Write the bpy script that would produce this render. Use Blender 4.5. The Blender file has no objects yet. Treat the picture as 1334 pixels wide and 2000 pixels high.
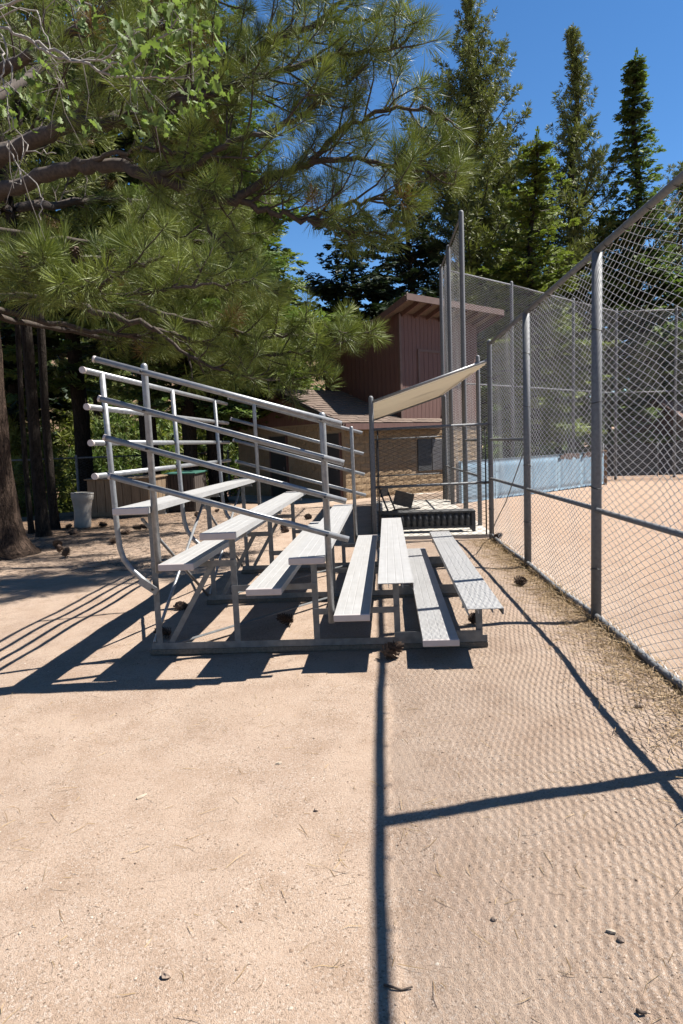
import bpy, math, random
import numpy as np
from mathutils import Vector, Matrix

# ------------------------------------------------------------------ camera
scene = bpy.context.scene
EYE = Vector((0, 0, 1.6)); YAW, PITCH, ROLL = -0.0507, 0.0982, -0.0344; FPX = 1333.0
_d = Vector((math.sin(YAW)*math.cos(PITCH), math.cos(YAW)*math.cos(PITCH), -math.sin(PITCH)))
_r = Vector((math.cos(YAW), -math.sin(YAW), 0)); _u = _r.cross(_d)
_c, _s = math.cos(ROLL), math.sin(ROLL)
CR, CU = _c*_r + _s*_u, -_s*_r + _c*_u
cam_data = bpy.data.cameras.new('camera'); cam = bpy.data.objects.new('camera', cam_data)
scene.collection.objects.link(cam); scene.camera = cam
cam.matrix_world = Matrix(((CR.x, CU.x, -_d.x, EYE.x), (CR.y, CU.y, -_d.y, EYE.y), (CR.z, CU.z, -_d.z, EYE.z), (0, 0, 0, 1)))
cam_data.sensor_fit = 'VERTICAL'; cam_data.sensor_height = 36; cam_data.lens = 24 * FPX/1333.33
cam_data.clip_start = .05; cam_data.clip_end = 3000
def ray(px, py): return _d + CR*((px-667)/FPX) - CU*((py-1000)/FPX)
def at(px, py, Y):                      # the point seen at a pixel at distance Y along the fence
    v = ray(px, py); return EYE + v*(Y/v.y)

# ------------------------------------------------------------------ light
SUN_TO = Vector((1.893, .48, 3.114)).normalized()
world = bpy.data.worlds.new('World'); scene.world = world; world.use_nodes = True
wn = world.node_tree.nodes; wl = world.node_tree.links
sky = wn.new('ShaderNodeTexSky'); sky.sky_type = 'NISHITA'; sky.sun_disc = False
sky.sun_elevation = math.asin(SUN_TO.z); sky.sun_rotation = math.atan2(SUN_TO.x, SUN_TO.y)
sky.altitude = 2000; sky.air_density = 1.0; sky.dust_density = 0; sky.ozone_density = 2.5
hs = wn.new('ShaderNodeHueSaturation'); hs.inputs['Saturation'].default_value = 1.22        # clear mountain air: a deeper blue all round
wl.new(sky.outputs[0], hs.inputs['Color']); wl.new(hs.outputs[0], wn['Background'].inputs[0]); wn['Background'].inputs[1].default_value = .055
sun_d = bpy.data.lights.new('sun', 'SUN'); sun_d.energy = 5.0; sun_d.angle = math.radians(.53); sun_d.color = (1, .95, .88)
sun = bpy.data.objects.new('sun', sun_d); scene.collection.objects.link(sun)
sun.rotation_euler = SUN_TO.to_track_quat('Z', 'Y').to_euler(); sun.location = (10, 3, 20)
scene.view_settings.view_transform = 'Standard'; scene.view_settings.look = 'None'
scene.view_settings.exposure = 1.6; scene.view_settings.gamma = 1
scene.render.engine = 'CYCLES'; scene.cycles.max_bounces = 6; scene.cycles.transparent_max_bounces = 8

# ------------------------------------------------------------------ helpers
COL = scene.collection
rng = np.random.default_rng(7); random.seed(7)
def tag(o, label, cat, group=None, kind=None):
    o['label'] = label; o['category'] = cat
    if group: o['group'] = group
    if kind: o['kind'] = kind
    return o
def empty(name, loc=(0, 0, 0), rot=(0, 0, 0)):
    o = bpy.data.objects.new(name, None); COL.objects.link(o); o.location = loc; o.rotation_euler = rot
    o.empty_display_size = .2
    return o
def link(name, me, parent=None, kind=None):
    o = bpy.data.objects.new(name, me); COL.objects.link(o)
    if parent is not None: o.parent = parent
    if kind: o['kind'] = kind
    return o
def mesh_np(name, V, F, mat, smooth=False, tint=None):
    """V (n,3), F (m,k) arrays -> mesh"""
    V = np.asarray(V, np.float32); F = np.asarray(F, np.int32); m, k = F.shape
    me = bpy.data.meshes.new(name)
    me.vertices.add(len(V)); me.vertices.foreach_set('co', V.ravel())
    me.loops.add(m*k); me.loops.foreach_set('vertex_index', F.ravel())
    me.polygons.add(m); me.polygons.foreach_set('loop_start', np.arange(0, m*k, k, dtype=np.int32))
    me.polygons.foreach_set('loop_total', np.full(m, k, np.int32))
    if smooth: me.polygons.foreach_set('use_smooth', np.ones(m, bool))
    if tint is not None:
        a = me.attributes.new('tint', 'FLOAT', 'POINT'); a.data.foreach_set('value', np.asarray(tint, np.float32))
    me.update(calc_edges=True); me.materials.append(mat)
    return me
class MB:
    def __init__(s): s.v = []; s.f = []; s.sm = []
    def add(s, vs, fs, smooth=False):
        n = len(s.v); s.v += [tuple(v) for v in vs]; s.f += [tuple(i+n for i in f) for f in fs]; s.sm += [smooth]*len(fs)
        return s
    def box(s, c, d, M=None, bev=0):
        x, y, z = d[0]/2, d[1]/2, d[2]/2; c = Vector(c)
        if bev <= 0:
            P = [Vector(p) for p in ((-x,-y,-z),(x,-y,-z),(x,y,-z),(-x,y,-z),(-x,-y,z),(x,-y,z),(x,y,z),(-x,y,z))]
            F = [(3,2,1,0),(4,5,6,7),(0,1,5,4),(1,2,6,5),(2,3,7,6),(3,0,4,7)]
        else:                                   # box with chamfered edges along its long faces
            P = []; b = min(bev, x*.9, y*.9, z*.9)
            for zz, k in ((-z, b), (-z+b, 0), (z-b, 0), (z, b)):
                P += [Vector(p) for p in ((-x+k,-y+k,zz),(x-k,-y+k,zz),(x-k,y-k,zz),(-x+k,y-k,zz))]
            F = [(3,2,1,0),(12,13,14,15)]
            for l in range(3):
                for i in range(4): F.append((l*4+i, l*4+(i+1) % 4, l*4+4+(i+1) % 4, l*4+4+i))
        if M is not None: P = [M @ p for p in P]
        return s.add([c+p for p in P], F)
    def bar(s, a, b, w, h, up=(0, 0, 1), bev=0):    # a rectangular bar from a to b
        a, b = Vector(a), Vector(b); d = b-a; z = d.normalized(); x = Vector(up).cross(z)
        if x.length < 1e-4: x = Vector((1, 0, 0)).cross(z)
        x.normalize(); y = z.cross(x); M = Matrix((x, y, z)).transposed()
        return s.box((a+b)/2, (w, h, d.length), M, bev)
    def angle(s, a, b, w, t, up, flip=1):           # an L-shaped angle iron
        a, b = Vector(a), Vector(b); d = b-a; z = d.normalized(); x = Vector(up).cross(z).normalized()*flip; y = Vector(up).normalized()
        pr = [(0, 0), (w, 0), (w, t), (t, t), (t, w), (0, w)]
        P = [p + x*u + y*v for p in (a, b) for u, v in pr]
        F = [tuple(range(5, -1, -1)), tuple(range(6, 12))] + [(i, (i+1) % 6, 6+(i+1) % 6, 6+i) for i in range(6)]
        return s.add(P, F)
    def tube(s, pts, r, n=10, cap=True, dome=False):
        pts = [Vector(p) for p in pts]; R = r if isinstance(r, (list, tuple)) else [r]*len(pts)
        if dome:
            d = (pts[-1]-pts[-2]).normalized(); q = pts[-1]; rr = R[-1]; R = list(R)
            for a in (25, 50, 72): pts.append(q + d*rr*math.sin(math.radians(a))); R.append(rr*math.cos(math.radians(a)))
        V = []; F = []; x = None
        for i, p in enumerate(pts):
            d = (pts[min(i+1, len(pts)-1)] - pts[max(i-1, 0)]).normalized()
            if x is None:
                x = d.orthogonal().normalized()
            x = (x - d*x.dot(d)).normalized(); y = d.cross(x)
            V += [p + (x*math.cos(2*math.pi*k/n) + y*math.sin(2*math.pi*k/n))*R[i] for k in range(n)]
        for i in range(len(pts)-1):
            for k in range(n): F.append((i*n+k, i*n+(k+1) % n, i*n+n+(k+1) % n, i*n+n+k))
        s.add(V, F, True)
        if cap:
            m = len(s.v)-len(V); L = m+(len(pts)-1)*n
            s.f += [tuple(m+k for k in range(n-1, -1, -1)), tuple(L+k for k in range(n))]; s.sm += [False, False]
        return s
    def extrude(s, prof, a, b, ax=(1, 0, 0), up=(0, 0, 1)):   # closed 2-D profile swept from a to b
        a, b = Vector(a), Vector(b); ax, up = Vector(ax), Vector(up); n = len(prof)
        P = [p + ax*u + up*v for p in (a, b) for u, v in prof]
        F = [tuple(range(n)), tuple(range(2*n-1, n-1, -1))] + [((i+1) % n, i, n+i, n+(i+1) % n) for i in range(n)]
        return s.add(P, F)
    def mesh(s, name, mat):
        me = bpy.data.meshes.new(name); me.from_pydata(s.v, [], s.f)
        me.polygons.foreach_set('use_smooth', s.sm); me.update(); me.materials.append(mat); return me
    def build(s, name, mat, parent=None, kind=None): return link(name, s.mesh(name, mat), parent, kind)

# ------------------------------------------------------------------ materials
ALB = .52          # all base colours are written as seen, then brought down to real-world reflectance (the exposure makes up for it)
class NT:
    def __init__(s, name):
        s.m = bpy.data.materials.new(name); s.m.use_nodes = True; s.n = s.m.node_tree.nodes; s.l = s.m.node_tree.links
        s.b = s.n['Principled BSDF']
    def node(s, t, **k):
        o = s.n.new('ShaderNode'+t)
        for a, v in k.items():
            if a in o.inputs: o.inputs[a].default_value = v
            else: setattr(o, a, v)
        return o
    def coord(s, kind='Object', scale=(1, 1, 1)):
        t = s.node('TexCoord'); m = s.node('Mapping'); m.inputs['Scale'].default_value = scale
        s.l.new(t.outputs[kind], m.inputs[0]); return m.outputs[0]
    def noise(s, vec, scale, detail=4, rough=.55, dist=0):
        n = s.node('TexNoise'); n.inputs['Scale'].default_value = scale; n.inputs['Detail'].default_value = detail
        n.inputs['Roughness'].default_value = rough; n.inputs['Distortion'].default_value = dist
        if vec is not None: s.l.new(vec, n.inputs['Vector'])
        return n.outputs['Fac']
    def ramp(s, fac, stops):
        r = s.node('ValToRGB'); e = r.color_ramp.elements
        while len(e) < len(stops): e.new(.5)
        for i, (p, c) in enumerate(stops): e[i].position = p; e[i].color = (*c, 1) if len(c) == 3 else c
        s.l.new(fac, r.inputs[0]); return r.outputs[0]
    def mix(s, fac, a, b, mode='MIX'):
        x = s.node('Mix', data_type='RGBA', blend_type=mode)
        for i, v in ((0, fac), (6, a), (7, b)):
            if hasattr(v, 'links') or hasattr(v, 'is_linked'): s.l.new(v, x.inputs[i])
            else: x.inputs[i].default_value = v if i == 0 else (*v, 1)
        return x.outputs[2]
    def bump(s, h, strength=.3, dist=.01):
        b = s.node('Bump'); b.inputs['Strength'].default_value = strength; b.inputs['Distance'].default_value = dist
        s.l.new(h, b.inputs['Height']); s.l.new(b.outputs[0], s.b.inputs['Normal'])
    def set(s, color=None, rough=None, metal=None, spec=None):
        for nm, v in (('Base Color', color), ('Roughness', rough), ('Metallic', metal), ('Specular IOR Level', spec)):
            if v is None: continue
            if hasattr(v, 'is_linked'): s.l.new(s.mix(1, v, (ALB,)*3, 'MULTIPLY') if nm == 'Base Color' else v, s.b.inputs[nm])
            else: s.b.inputs[nm].default_value = (*v, 1) if isinstance(v, tuple) else v
        return s.m
def simple(name, c1, c2, scale, rough=.6, metal=0, bump=.1, stretch=(1, 1, 1), bd=.005):
    t = NT(name); v = t.coord('Object', stretch); f = t.noise(v, scale)
    t.bump(f, bump, bd); return t.set(t.ramp(f, [(.3, c1), (.7, c2)]), rough, metal)
M = {}
M['galv'] = simple('galvanized_steel', (.17, .18, .195), (.25, .26, .27), 30, .68, .15, .05)
M['wire'] = simple('galvanized_wire', (.72, .73, .74), (.85, .86, .87), 14, .45, .25, 0)
M['dwire'] = simple('dark_wire', (.03, .03, .03), (.06, .06, .06), 14, .5, .3, 0)
M['frame'] = simple('weathered_frame_steel', (.19, .2, .205), (.32, .33, .335), 18, .55, .4, .08)
M['rail'] = simple('rail_pipe', (.3, .31, .32), (.45, .455, .46), 25, .45, .45, .04)
M['cap'] = simple('plastic_end_cap', (.66, .58, .55), (.74, .66, .63), 12, .5, 0, .03)
M['wood_skid'] = simple('old_skid_wood', (.14, .115, .09), (.25, .21, .165), 9, .85, 0, .3, (8, 1, 8))
def aluminium():
    t = NT('mill_aluminium'); v = t.coord('Object', (14, .8, 14)); f = t.noise(v, 3, 5)
    g = t.noise(t.coord('Object'), 9, 6, .65)
    c = t.mix(t.ramp(g, [(.42, (0, 0, 0)), (.75, (.5, .5, .5))]), t.ramp(f, [(.3, (.55, .545, .535)), (.7, (.64, .635, .625))]), (.46, .45, .425))
    t.bump(f, .05, .002); return t.set(c, .48, .25)
M['alu'] = aluminium()
def dirt():
    t = NT('decomposed_granite'); v = t.coord('Object')
    big = t.noise(v, .55, 5, .6, .3); mid = t.noise(v, 3.5, 6, .65); fine = t.noise(v, 95, 3, .7); grit = t.noise(v, 260, 2, .6)
    c = t.ramp(big, [(.32, (.495, .36, .265)), (.5, (.565, .425, .32)), (.68, (.465, .335, .25))])
    c = t.mix(t.ramp(mid, [(.45, (0, 0, 0)), (.68, (.7, .7, .7))]), c, (.4, .275, .19))
    c = t.mix(t.ramp(fine, [(.52, (0, 0, 0)), (.68, (.5, .5, .5))]), c, (.33, .22, .15))
    c = t.mix(t.ramp(grit, [(.6, (0, 0, 0)), (.72, (.8, .8, .8))]), c, (.62, .52, .42))
    vo = t.node('TexVoronoi'); vo.inputs['Scale'].default_value = 150; t.l.new(v, vo.inputs[0])      # single grains, light and dark
    sv = t.node('SeparateColor'); t.l.new(vo.outputs['Color'], sv.inputs[0])
    worn = t.ramp(t.noise(v, 1.7, 4, .6, .4), [(.36, (.4, .4, .4)), (.6, (1, 1, 1))])         # packed, smooth patches carry less grit
    c0 = c
    c = t.mix(t.ramp(sv.outputs[0], [(0, (.9, .9, .9)), (.05, (.55, .55, .55)), (.16, (.12, .12, .12)), (.25, (0, 0, 0))]), c, (.2, .14, .1))
    c = t.mix(t.ramp(sv.outputs[1], [(0, (0, 0, 0)), (.75, (0, 0, 0)), (1, (.65, .65, .65))]), c, (.7, .6, .51))
    c = t.mix(worn, c0, c)
    sx = t.node('SeparateXYZ'); t.l.new(v, sx.inputs[0])           # orange infield dirt beyond the fence
    mr = t.node('MapRange'); mr.inputs[1].default_value = 1.85; mr.inputs[2].default_value = 3.2; t.l.new(sx.outputs[0], mr.inputs[0])
    c = t.mix(mr.outputs[0], c, t.mix(.35, c, (.46, .27, .16)))
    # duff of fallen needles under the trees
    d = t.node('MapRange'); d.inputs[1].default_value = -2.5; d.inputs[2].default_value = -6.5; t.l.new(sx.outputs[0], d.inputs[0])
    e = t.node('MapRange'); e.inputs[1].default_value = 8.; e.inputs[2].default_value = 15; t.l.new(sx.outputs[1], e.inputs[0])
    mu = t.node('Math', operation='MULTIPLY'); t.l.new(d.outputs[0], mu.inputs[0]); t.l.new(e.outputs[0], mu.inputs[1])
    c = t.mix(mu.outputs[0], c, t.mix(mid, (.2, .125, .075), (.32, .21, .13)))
    h = t.node('Math', operation='ADD'); t.l.new(fine, h.inputs[0]); t.l.new(grit, h.inputs[1])
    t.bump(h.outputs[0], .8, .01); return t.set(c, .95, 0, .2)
M['dirt'] = dirt()
M['concrete'] = simple('pale_concrete', (.5, .46, .4), (.62, .58, .52), 6, .9, 0, .15)
def bark(name, a, b, sc=5):
    t = NT(name); v = t.coord('Object', (1, 1, .2)); f = t.noise(v, sc, 5, .6, 1.2); g = t.noise(t.coord('Object', (1, 1, .5)), sc*4, 5, .7, .5)
    s1 = t.node('Math', operation='SUBTRACT'); t.l.new(f, s1.inputs[0]); s1.inputs[1].default_value = .5
    s2 = t.node('Math', operation='ABSOLUTE'); t.l.new(s1.outputs[0], s2.inputs[0])
    m = t.node('Math', operation='MULTIPLY_ADD'); t.l.new(s2.outputs[0], m.inputs[0]); m.inputs[1].default_value = 3.2; t.l.new(g, m.inputs[2])
    t.bump(m.outputs[0], 1, .05); return t.set(t.ramp(m.outputs[0], [(.42, a), (.62, tuple(.5*(x+y) for x, y in zip(a, b))), (.95, b)]), .95, 0, .1)
M['bark'] = bark('pine_bark', (.018, .012, .009), (.13, .088, .066), 7)
M['bark2'] = bark('dark_bark', (.014, .011, .009), (.08, .064, .052), 11)
M['twig'] = simple('branch_bark', (.035, .024, .018), (.11, .078, .058), 20, .9, 0, .5)
M['pale_twig'] = simple('pale_dead_twig', (.28, .25, .22), (.45, .41, .37), 20, .85, 0, .3)
def leaf(name, dark, light, trans=.3, rough=.6, spec=.2, dead=None):
    t = NT(name); a = t.node('Attribute'); a.attribute_name = 'tint'
    col = t.ramp(a.outputs['Fac'], [(0, dark), (1, light)] if dead is None else [(0, dead), (.012, dead), (.02, dark), (1, light)])
    t.set(col, rough, 0, spec)
    tr = t.node('BsdfTranslucent'); t.l.new(t.mix(1, col, (1.0*ALB, 1.1*ALB, .55*ALB), 'MULTIPLY'), tr.inputs[0])
    mx = t.node('MixShader'); mx.inputs[0].default_value = trans
    t.l.new(t.b.outputs[0], mx.inputs[1]); t.l.new(tr.outputs[0], mx.inputs[2])
    t.l.new(mx.outputs[0], t.n['Material Output'].inputs[0]); return t.m
M['needle'] = leaf('long_pine_needles', (.035, .07, .016), (.37, .43, .1), .15, .5, .2, (.3, .17, .06))
M['pine_far'] = leaf('distant_pine_needles', (.095, .12, .036), (.34, .365, .125), .2)
M['fir_bright'] = leaf('bright_fir_sprays', (.07, .115, .028), (.34, .41, .095), .3)
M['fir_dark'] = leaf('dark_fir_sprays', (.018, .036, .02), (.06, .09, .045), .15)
M['cedar'] = leaf('green_fir_sprays', (.065, .115, .04), (.24, .33, .1), .3)
M['bush'] = leaf('sunny_bush_leaves', (.12, .15, .03), (.34, .37, .1), .35)
M['oak'] = leaf('oak_leaves', (.13, .2, .05), (.36, .46, .17), .4, .55, .15)
M['straw'] = leaf('dry_straw', (.3, .185, .085), (.56, .4, .22), .1)
M['cone'] = simple('pine_cone', (.055, .03, .018), (.16, .09, .05), 60, .8, 0, .2)

# ------------------------------------------------------------------ ground
def sst(a, b, x): t = np.clip((x-a)/(b-a), 0, 1); return t*t*(3-2*t)
def vnoise(x, y, s, seed=0):
    x = np.asarray(x)*s; y = np.asarray(y)*s; xi = np.floor(x).astype(np.int64); yi = np.floor(y).astype(np.int64); fx = x-xi; fy = y-yi
    def h(a, b): n = (a*374761393 + b*668265263 + seed*974711) & 0x7fffffff; n = ((n ^ (n >> 13))*1274126177) & 0x7fffffff; return (n ^ (n >> 16))/0x7fffffff
    fx = fx*fx*(3-2*fx); fy = fy*fy*(3-2*fy)
    return (h(xi, yi)*(1-fx)+h(xi+1, yi)*fx)*(1-fy) + (h(xi, yi+1)*(1-fx)+h(xi+1, yi+1)*fx)*fy - .5
def hf(x, y):
    x = np.asarray(x, float); y = np.asarray(y, float)
    z = .0105*np.clip(x, -10, 0)
    pad = sst(3.9, 4.8, y)*sst(11.5, 9.3, y)*sst(-4.5, -2.2, x)*sst(1.75, 1.0, x)
    z = z + pad*(.05 + .006*x)
    # the land falls away beyond the left-hand fence, then rises to wooded hills
    s = (x+8.7)*(-.77) + (y-19.2)*.64            # signed distance beyond the back-left fence line
    z = z - 3.2*sst(.2, 9, s)
    z = z + 26*sst(55, 210, y - .25*x)*sst(60, -60, x-.2*y) + 9*sst(70, 260, y)
    n = vnoise(x, y, 1.3, 1)*.03 + vnoise(x, y, 4, 2)*.009 + vnoise(x, y, 11, 3)*.005 + vnoise(x, y, 27, 4)*.003
    far = sst(14, 25, np.hypot(x, y)); n = n*(1-far) + far*vnoise(x, y, .08, 5)*.15
    return z + n
def H(x, y): return float(hf(x, y))
def axis(lo, hi, step, ext, grow=1.13):
    c = list(np.arange(lo, hi, step)); d = step; v = c[-1]
    while v < ext: d *= grow; v += d; c.append(v)
    d = step; v = c[0]; pre = []
    while v > -ext: d *= grow; v -= d; pre.append(v)
    return np.array(pre[::-1]+c)
gx = axis(-5.2, 3.4, .055, 700); gy = axis(1.2, 11, .055, 700)
GX, GY = np.meshgrid(gx, gy); GV = np.stack([GX.ravel(), GY.ravel(), hf(GX.ravel(), GY.ravel())], 1)
nx, ny = len(gx), len(gy); ii = (np.arange(ny-1)[:, None]*nx + np.arange(nx-1)[None]).ravel()
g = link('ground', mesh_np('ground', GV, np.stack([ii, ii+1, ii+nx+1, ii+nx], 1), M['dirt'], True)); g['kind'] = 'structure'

# ------------------------------------------------------------------ chain link
def chain_link(name, w, h, mat, seed=0, cell=.08, r=.0024, slack=.02, ch=None):
    nw = max(2, int(round(w/cell))); cw = w/nw; nk = int(round(h/((ch or cell*.8)/2))); ch = h/nk
    i = np.arange(nw)[:, None]; k = np.arange(nk+1)[None]
    X = i*cw + ((k+i) % 2)*cw; Z = k*ch + 0*i
    Yo = np.where((k+i) % 2 == 1, 1., -1.)*r
    q = seed*1.7
    X = X + slack*.55*(np.sin(Z*2.3+X*1.1+q)*.6 + np.sin(Z*5.1-X*2.7+q*2)*.35)*np.sin(np.pi*np.clip(X/w, 0, 1))
    Yo = Yo + slack*(np.sin(X*2.1+Z*1.3+q)*.6 + np.sin(X*5.3-Z*2.2+q)*.4)*np.sin(np.pi*np.clip(X/w, 0, 1))
    Z = Z + slack*.3*np.sin(X*6+q)*np.sin(np.pi*Z/h)
    P = np.stack([X, Yo, Z], -1)
    a = np.arange(3)*2*np.pi/3
    mit = math.hypot(cw, ch)/ch                     # mitre: keeps the wire its full thickness along the slanting runs
    off = np.stack([np.cos(a)*r*mit, np.sin(a)*r, 0*a], -1)
    V = (P[:, :, None, :] + off[None, None]).reshape(-1, 3)
    base = ((np.arange(nw)[:, None]*(nk+1) + np.arange(nk)[None])*3).ravel()
    F = np.concatenate([np.stack([base+j, base+(j+1) % 3, base+3+(j+1) % 3, base+3+j], 1) for j in range(3)])
    return mesh_np(name, V, F, mat)
def lay(o, p, q): o.location = p; o.rotation_euler = (0, 0, math.atan2(q[1]-p[1], q[0]-p[0])); return o
RING = {}
def tie(parent, p, r):
    k = round(r, 3)
    if k not in RING:
        RING[k] = MB().tube([(math.cos(a)*(r+.003), math.sin(a)*(r+.003), .012*math.sin(a)) for a in np.linspace(0, 2*math.pi, 13)], .0042, 5, False).mesh('tie_wire', M['dwire'])
    o = link('tie_wire', RING[k], parent); o.location = p; o.rotation_euler = (0, 0, random.uniform(0, 6)); return o

# near fence on the right
FX, FY0, FSP, FH = 1.877, 5.8905, 2.637, 3.115
fence = tag(empty('chain_link_fence', (FX, FY0, 0)), 'tall galvanized chain link fence running beside the bleachers', 'fence')
fy = [FSP*k for k in range(-3, 3)]
for k, y in enumerate(fy):
    end = k == 5
    mb = MB().tube([(0, y, -.1), (0, y, 1.6), (0, y, FH + (.03 if end else -.02))], .043 if not end else .04, 14, True, end)
    mb.build('post', M['galv'], fence)
    for z in (.55, 1.25, 1.9, 2.55) if k > 1 else (): tie(fence, (0, y, z+random.uniform(-.1, .1)), .043)
for k in range(5):
    a, b = fy[k], fy[k+1]
    MB().tube([(0, a+.002, FH), (0, b-.002, FH)], .027, 12).build('top_rail', M['galv'], fence)
    MB().tube([(-.01, a+.045, .985), (-.01, b-.045, .975)], .022, 10).build('middle_rail', M['galv'], fence)
    MB().tube([(-.01, a+.045, .06), (-.012, (a+b)/2, .035), (-.01, b-.045, .06)], .024, 10).build('bottom_rail', M['galv'], fence)
    if k == 4: MB().tube([(-.01, a+.045, 1.59), (-.01, b-.045, 1.6)], .02, 10).build('middle_rail', M['galv'], fence)
    o = link('wire_mesh', chain_link('wire_mesh', b-a, FH-.04, M['wire'], k+1, slack=.035), fence, 'stuff')
    o.location = (.048, a, .03); o.rotation_euler = (0, 0, math.pi/2)
    for s in np.arange(a+.3, b-.1, .42):
        r_ = tie(fence, (.01, s, FH), .03); r_.rotation_euler = (math.pi/2, random.uniform(0, 6), 0)
MB().tube([(-.03, fy[4]+.02, 1.45), (-.035, fy[4]+1.2, .72), (-.03, fy[5]-.5, .3), (-.03, fy[5]-.1, .05)], .007, 6).build('brace_rod', M['frame'], fence)

# ------------------------------------------------------------------ bleachers
bl = tag(empty('bleachers', (0, 4.65, .05), (0, -.0105, -.0179)), 'five row aluminium bleachers with pipe guard rails on dirt', 'bleachers')
X1, T, R, H1, FDX, FDZ, PW, PL = .737, .61, .197, .39, .298, .406, .246, 4.1
def plank_profile(w, h=.044, t=.004):
    top = [(-w/2, 0)]
    n = 4
    for i in range(n):                                  # ribbed tread: shallow grooves between flat lands
        u0 = -w/2 + .008 + (w-.016)*i/n; u1 = -w/2 + .008 + (w-.016)*(i+1)/n
        top += [(u0+.004, 0), (u1-.004, 0), (u1-.002, -.0016), (u1+.002, -.0016)] if i < n-1 else [(u0+.004, 0)]
    top += [(w/2, 0)]
    under = [(w/2, -h), (w/2-.012, -h), (w/2-.012, -h+t), (w/2-t, -h+t), (w/2-t, -t)]
    for u in (w*.2, -w*.2): under += [(u+.002, -t-.001), (u+.002, -h*.8), (u-.002, -h*.8), (u-.002, -t-.001)]
    under += [(-w/2+t, -t), (-w/2+t, -h+t), (-w/2+.012, -h+t), (-w/2+.012, -h), (-w/2, -h)]
    return (top + under)[::-1]
PROF = plank_profile(PW)
def plank(name, x, z, y0, y1, caps):
    o = MB().extrude(PROF, (x, y0, z), (x, y1, z)).build(name, M['alu'], bl)
    for c, y in zip(caps, (y0, y1)):
        if not c: continue
        s = -1 if y == y0 else 1
        MB().box((x, y+s*.007, z-.0225), (PW+.006, .016, .05), bev=.005).build('end_cap', M['cap'], o)
sx = [X1 - T*n for n in range(5)]; sz = [H1 + R*n for n in range(5)]
jit = [0, .0, .01, -.01, .0]
for n in range(5):
    plank('seat_plank', sx[n], sz[n], jit[n], PL+jit[n], (n >= 2, True))
    if n: plank('foot_plank', sx[n]+FDX, sz[n]-FDZ, -jit[n], PL-jit[n], (True, True))
FRY = (.38, 2.05, 3.72)
for fi, y in enumerate(FRY):
    MB().box((-.49, y+.03, .022), (2.58, .06, .045), bev=.006).build('wood_skid', M['wood_skid'], bl)
    MB().angle((sx[4]-.06, y, .046), (sx[0]+.06, y, .046), .05, .005, (0, 0, 1)).build('ground_beam', M['frame'], bl)
    for n in range(5):
        MB().angle((sx[n]-.02, y+.006, .052), (sx[n]-.02, y+.006, sz[n]-.05), .046, .005, (1, 0, 0), -1).build('leg', M['frame'], bl)
        MB().angle((sx[n]-.12, y-.004, sz[n]-.085), (sx[n]+.12, y-.004, sz[n]-.085), .04, .004, (0, 0, 1)).build('seat_bracket', M['frame'], bl)
        if n:
            zf = sz[n]-FDZ-.046
            MB().angle((sx[n]-.02, y-.006, zf-.046), (sx[n-1]+.02, y-.006, zf-.046), .046, .005, (0, 0, 1)).build('cross_bar', M['frame'], bl)
    MB().bar((sx[4]+.09, y+.018, .09), (sx[4]+.46, y+.018, sz[4]-FDZ-.06), .04, .006, (0, 1, 0)).build('brace', M['frame'], bl)
    MB().bar((sx[2]+.09, y+.018, .09), (sx[2]+.5, y+.018, sz[2]-FDZ-.06), .04, .006, (0, 1, 0)).build('brace', M['frame'], bl) if fi else None
    # curved back post with a flattened, bolted end
    xb = sx[4]
    pts = [(xb-.03, y-.03, .56), (xb-.09, y-.03, .61), (xb-.17, y-.03, .69), (xb-.215, y-.03, .76), (xb-.24, y-.03, .85), (xb-.25, y-.03, .98), (xb-.262, y-.03, 1.5), (xb-.275, y-.03, 2.16)]
    po = MB().tube(pts, [.022]*len(pts), 10).build('back_post', M['rail'], bl)
    MB().bar((xb-.1, y-.052, .6), (xb+.035, y-.052, .505), .055, .01, (0, 1, 0), .003).build('flattened_end', M['rail'], po)
    MB().tube([(xb, y-.045, .53), (xb, y-.066, .53)], .011, 6).build('bolt', M['dwire'], po)
for a, b in zip(FRY, FRY[1:]):
    x = sx[4]-.05
    for p, q in (((x, a, .1), (x, b, sz[4]-.12)), ((x, a, sz[4]-.12), (x, b, .1))):
        d = .012 if p[2] < .5 else -.012
        MB().tube([(p[0]+d, p[1], p[2]), (q[0]+d, q[1], q[2])], .0135, 8).build('cross_brace', M['rail'], bl)
    MB().bar((sx[4]+.1, a+.04, .075), (sx[2]+.05, b-.04, .075), .04, .006).build('brace', M['frame'], bl)
for i, z in enumerate((2.155, 1.90, 1.645, 1.405)):                       # back guard rails
    o = MB().tube([(sx[4]-.30, .08+.02*i, z), (sx[4]-.30, 4.42, z+.01)], .0215, 12).build('back_rail', M['rail'], bl)
    MB().tube([(sx[4]-.30, .074+.02*i, z), (sx[4]-.30, .1+.02*i, z)], .0235, 12, True).build('rail_cap', M['cap'], o)
for yy, s in ((.075, -1), (PL-.07, 1)):                                    # the two side guards
    px0, px1 = sx[4]+FDX/2-.005, sx[2]+FDX/2
    for x, z0, z1 in ((px0, .70, 2.155), (px1, .3, 1.76)):
        MB().tube([(x, yy, z0), (x, yy, z1)], .0235, 12, True, True).build('side_post', M['rail'], bl)
        for k in range(4):
            zz = (2.23 - .265*k) - (x+1.93)*.314
            MB().tube([(x, yy+s*.06, zz), (x, yy+s*.085, zz)], .008, 6).build('bolt', M['dwire'], bl)
    for k in range(4):
        z = 2.232 - .265*k
        o = MB().tube([(-1.89+.015*k, yy+s*.046, z-.014-.006*k), (-.20+.005*k, yy+s*.046, z-.54)], .0215, 12).build('side_rail', M['rail'], bl)
        MB().tube([(-1.897+.015*k, yy+s*.046, z-.012-.006*k), (-1.88+.015*k, yy+s*.046, z-.018-.006*k)], .0232, 12).build('rail_cap', M['cap'], o)

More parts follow.
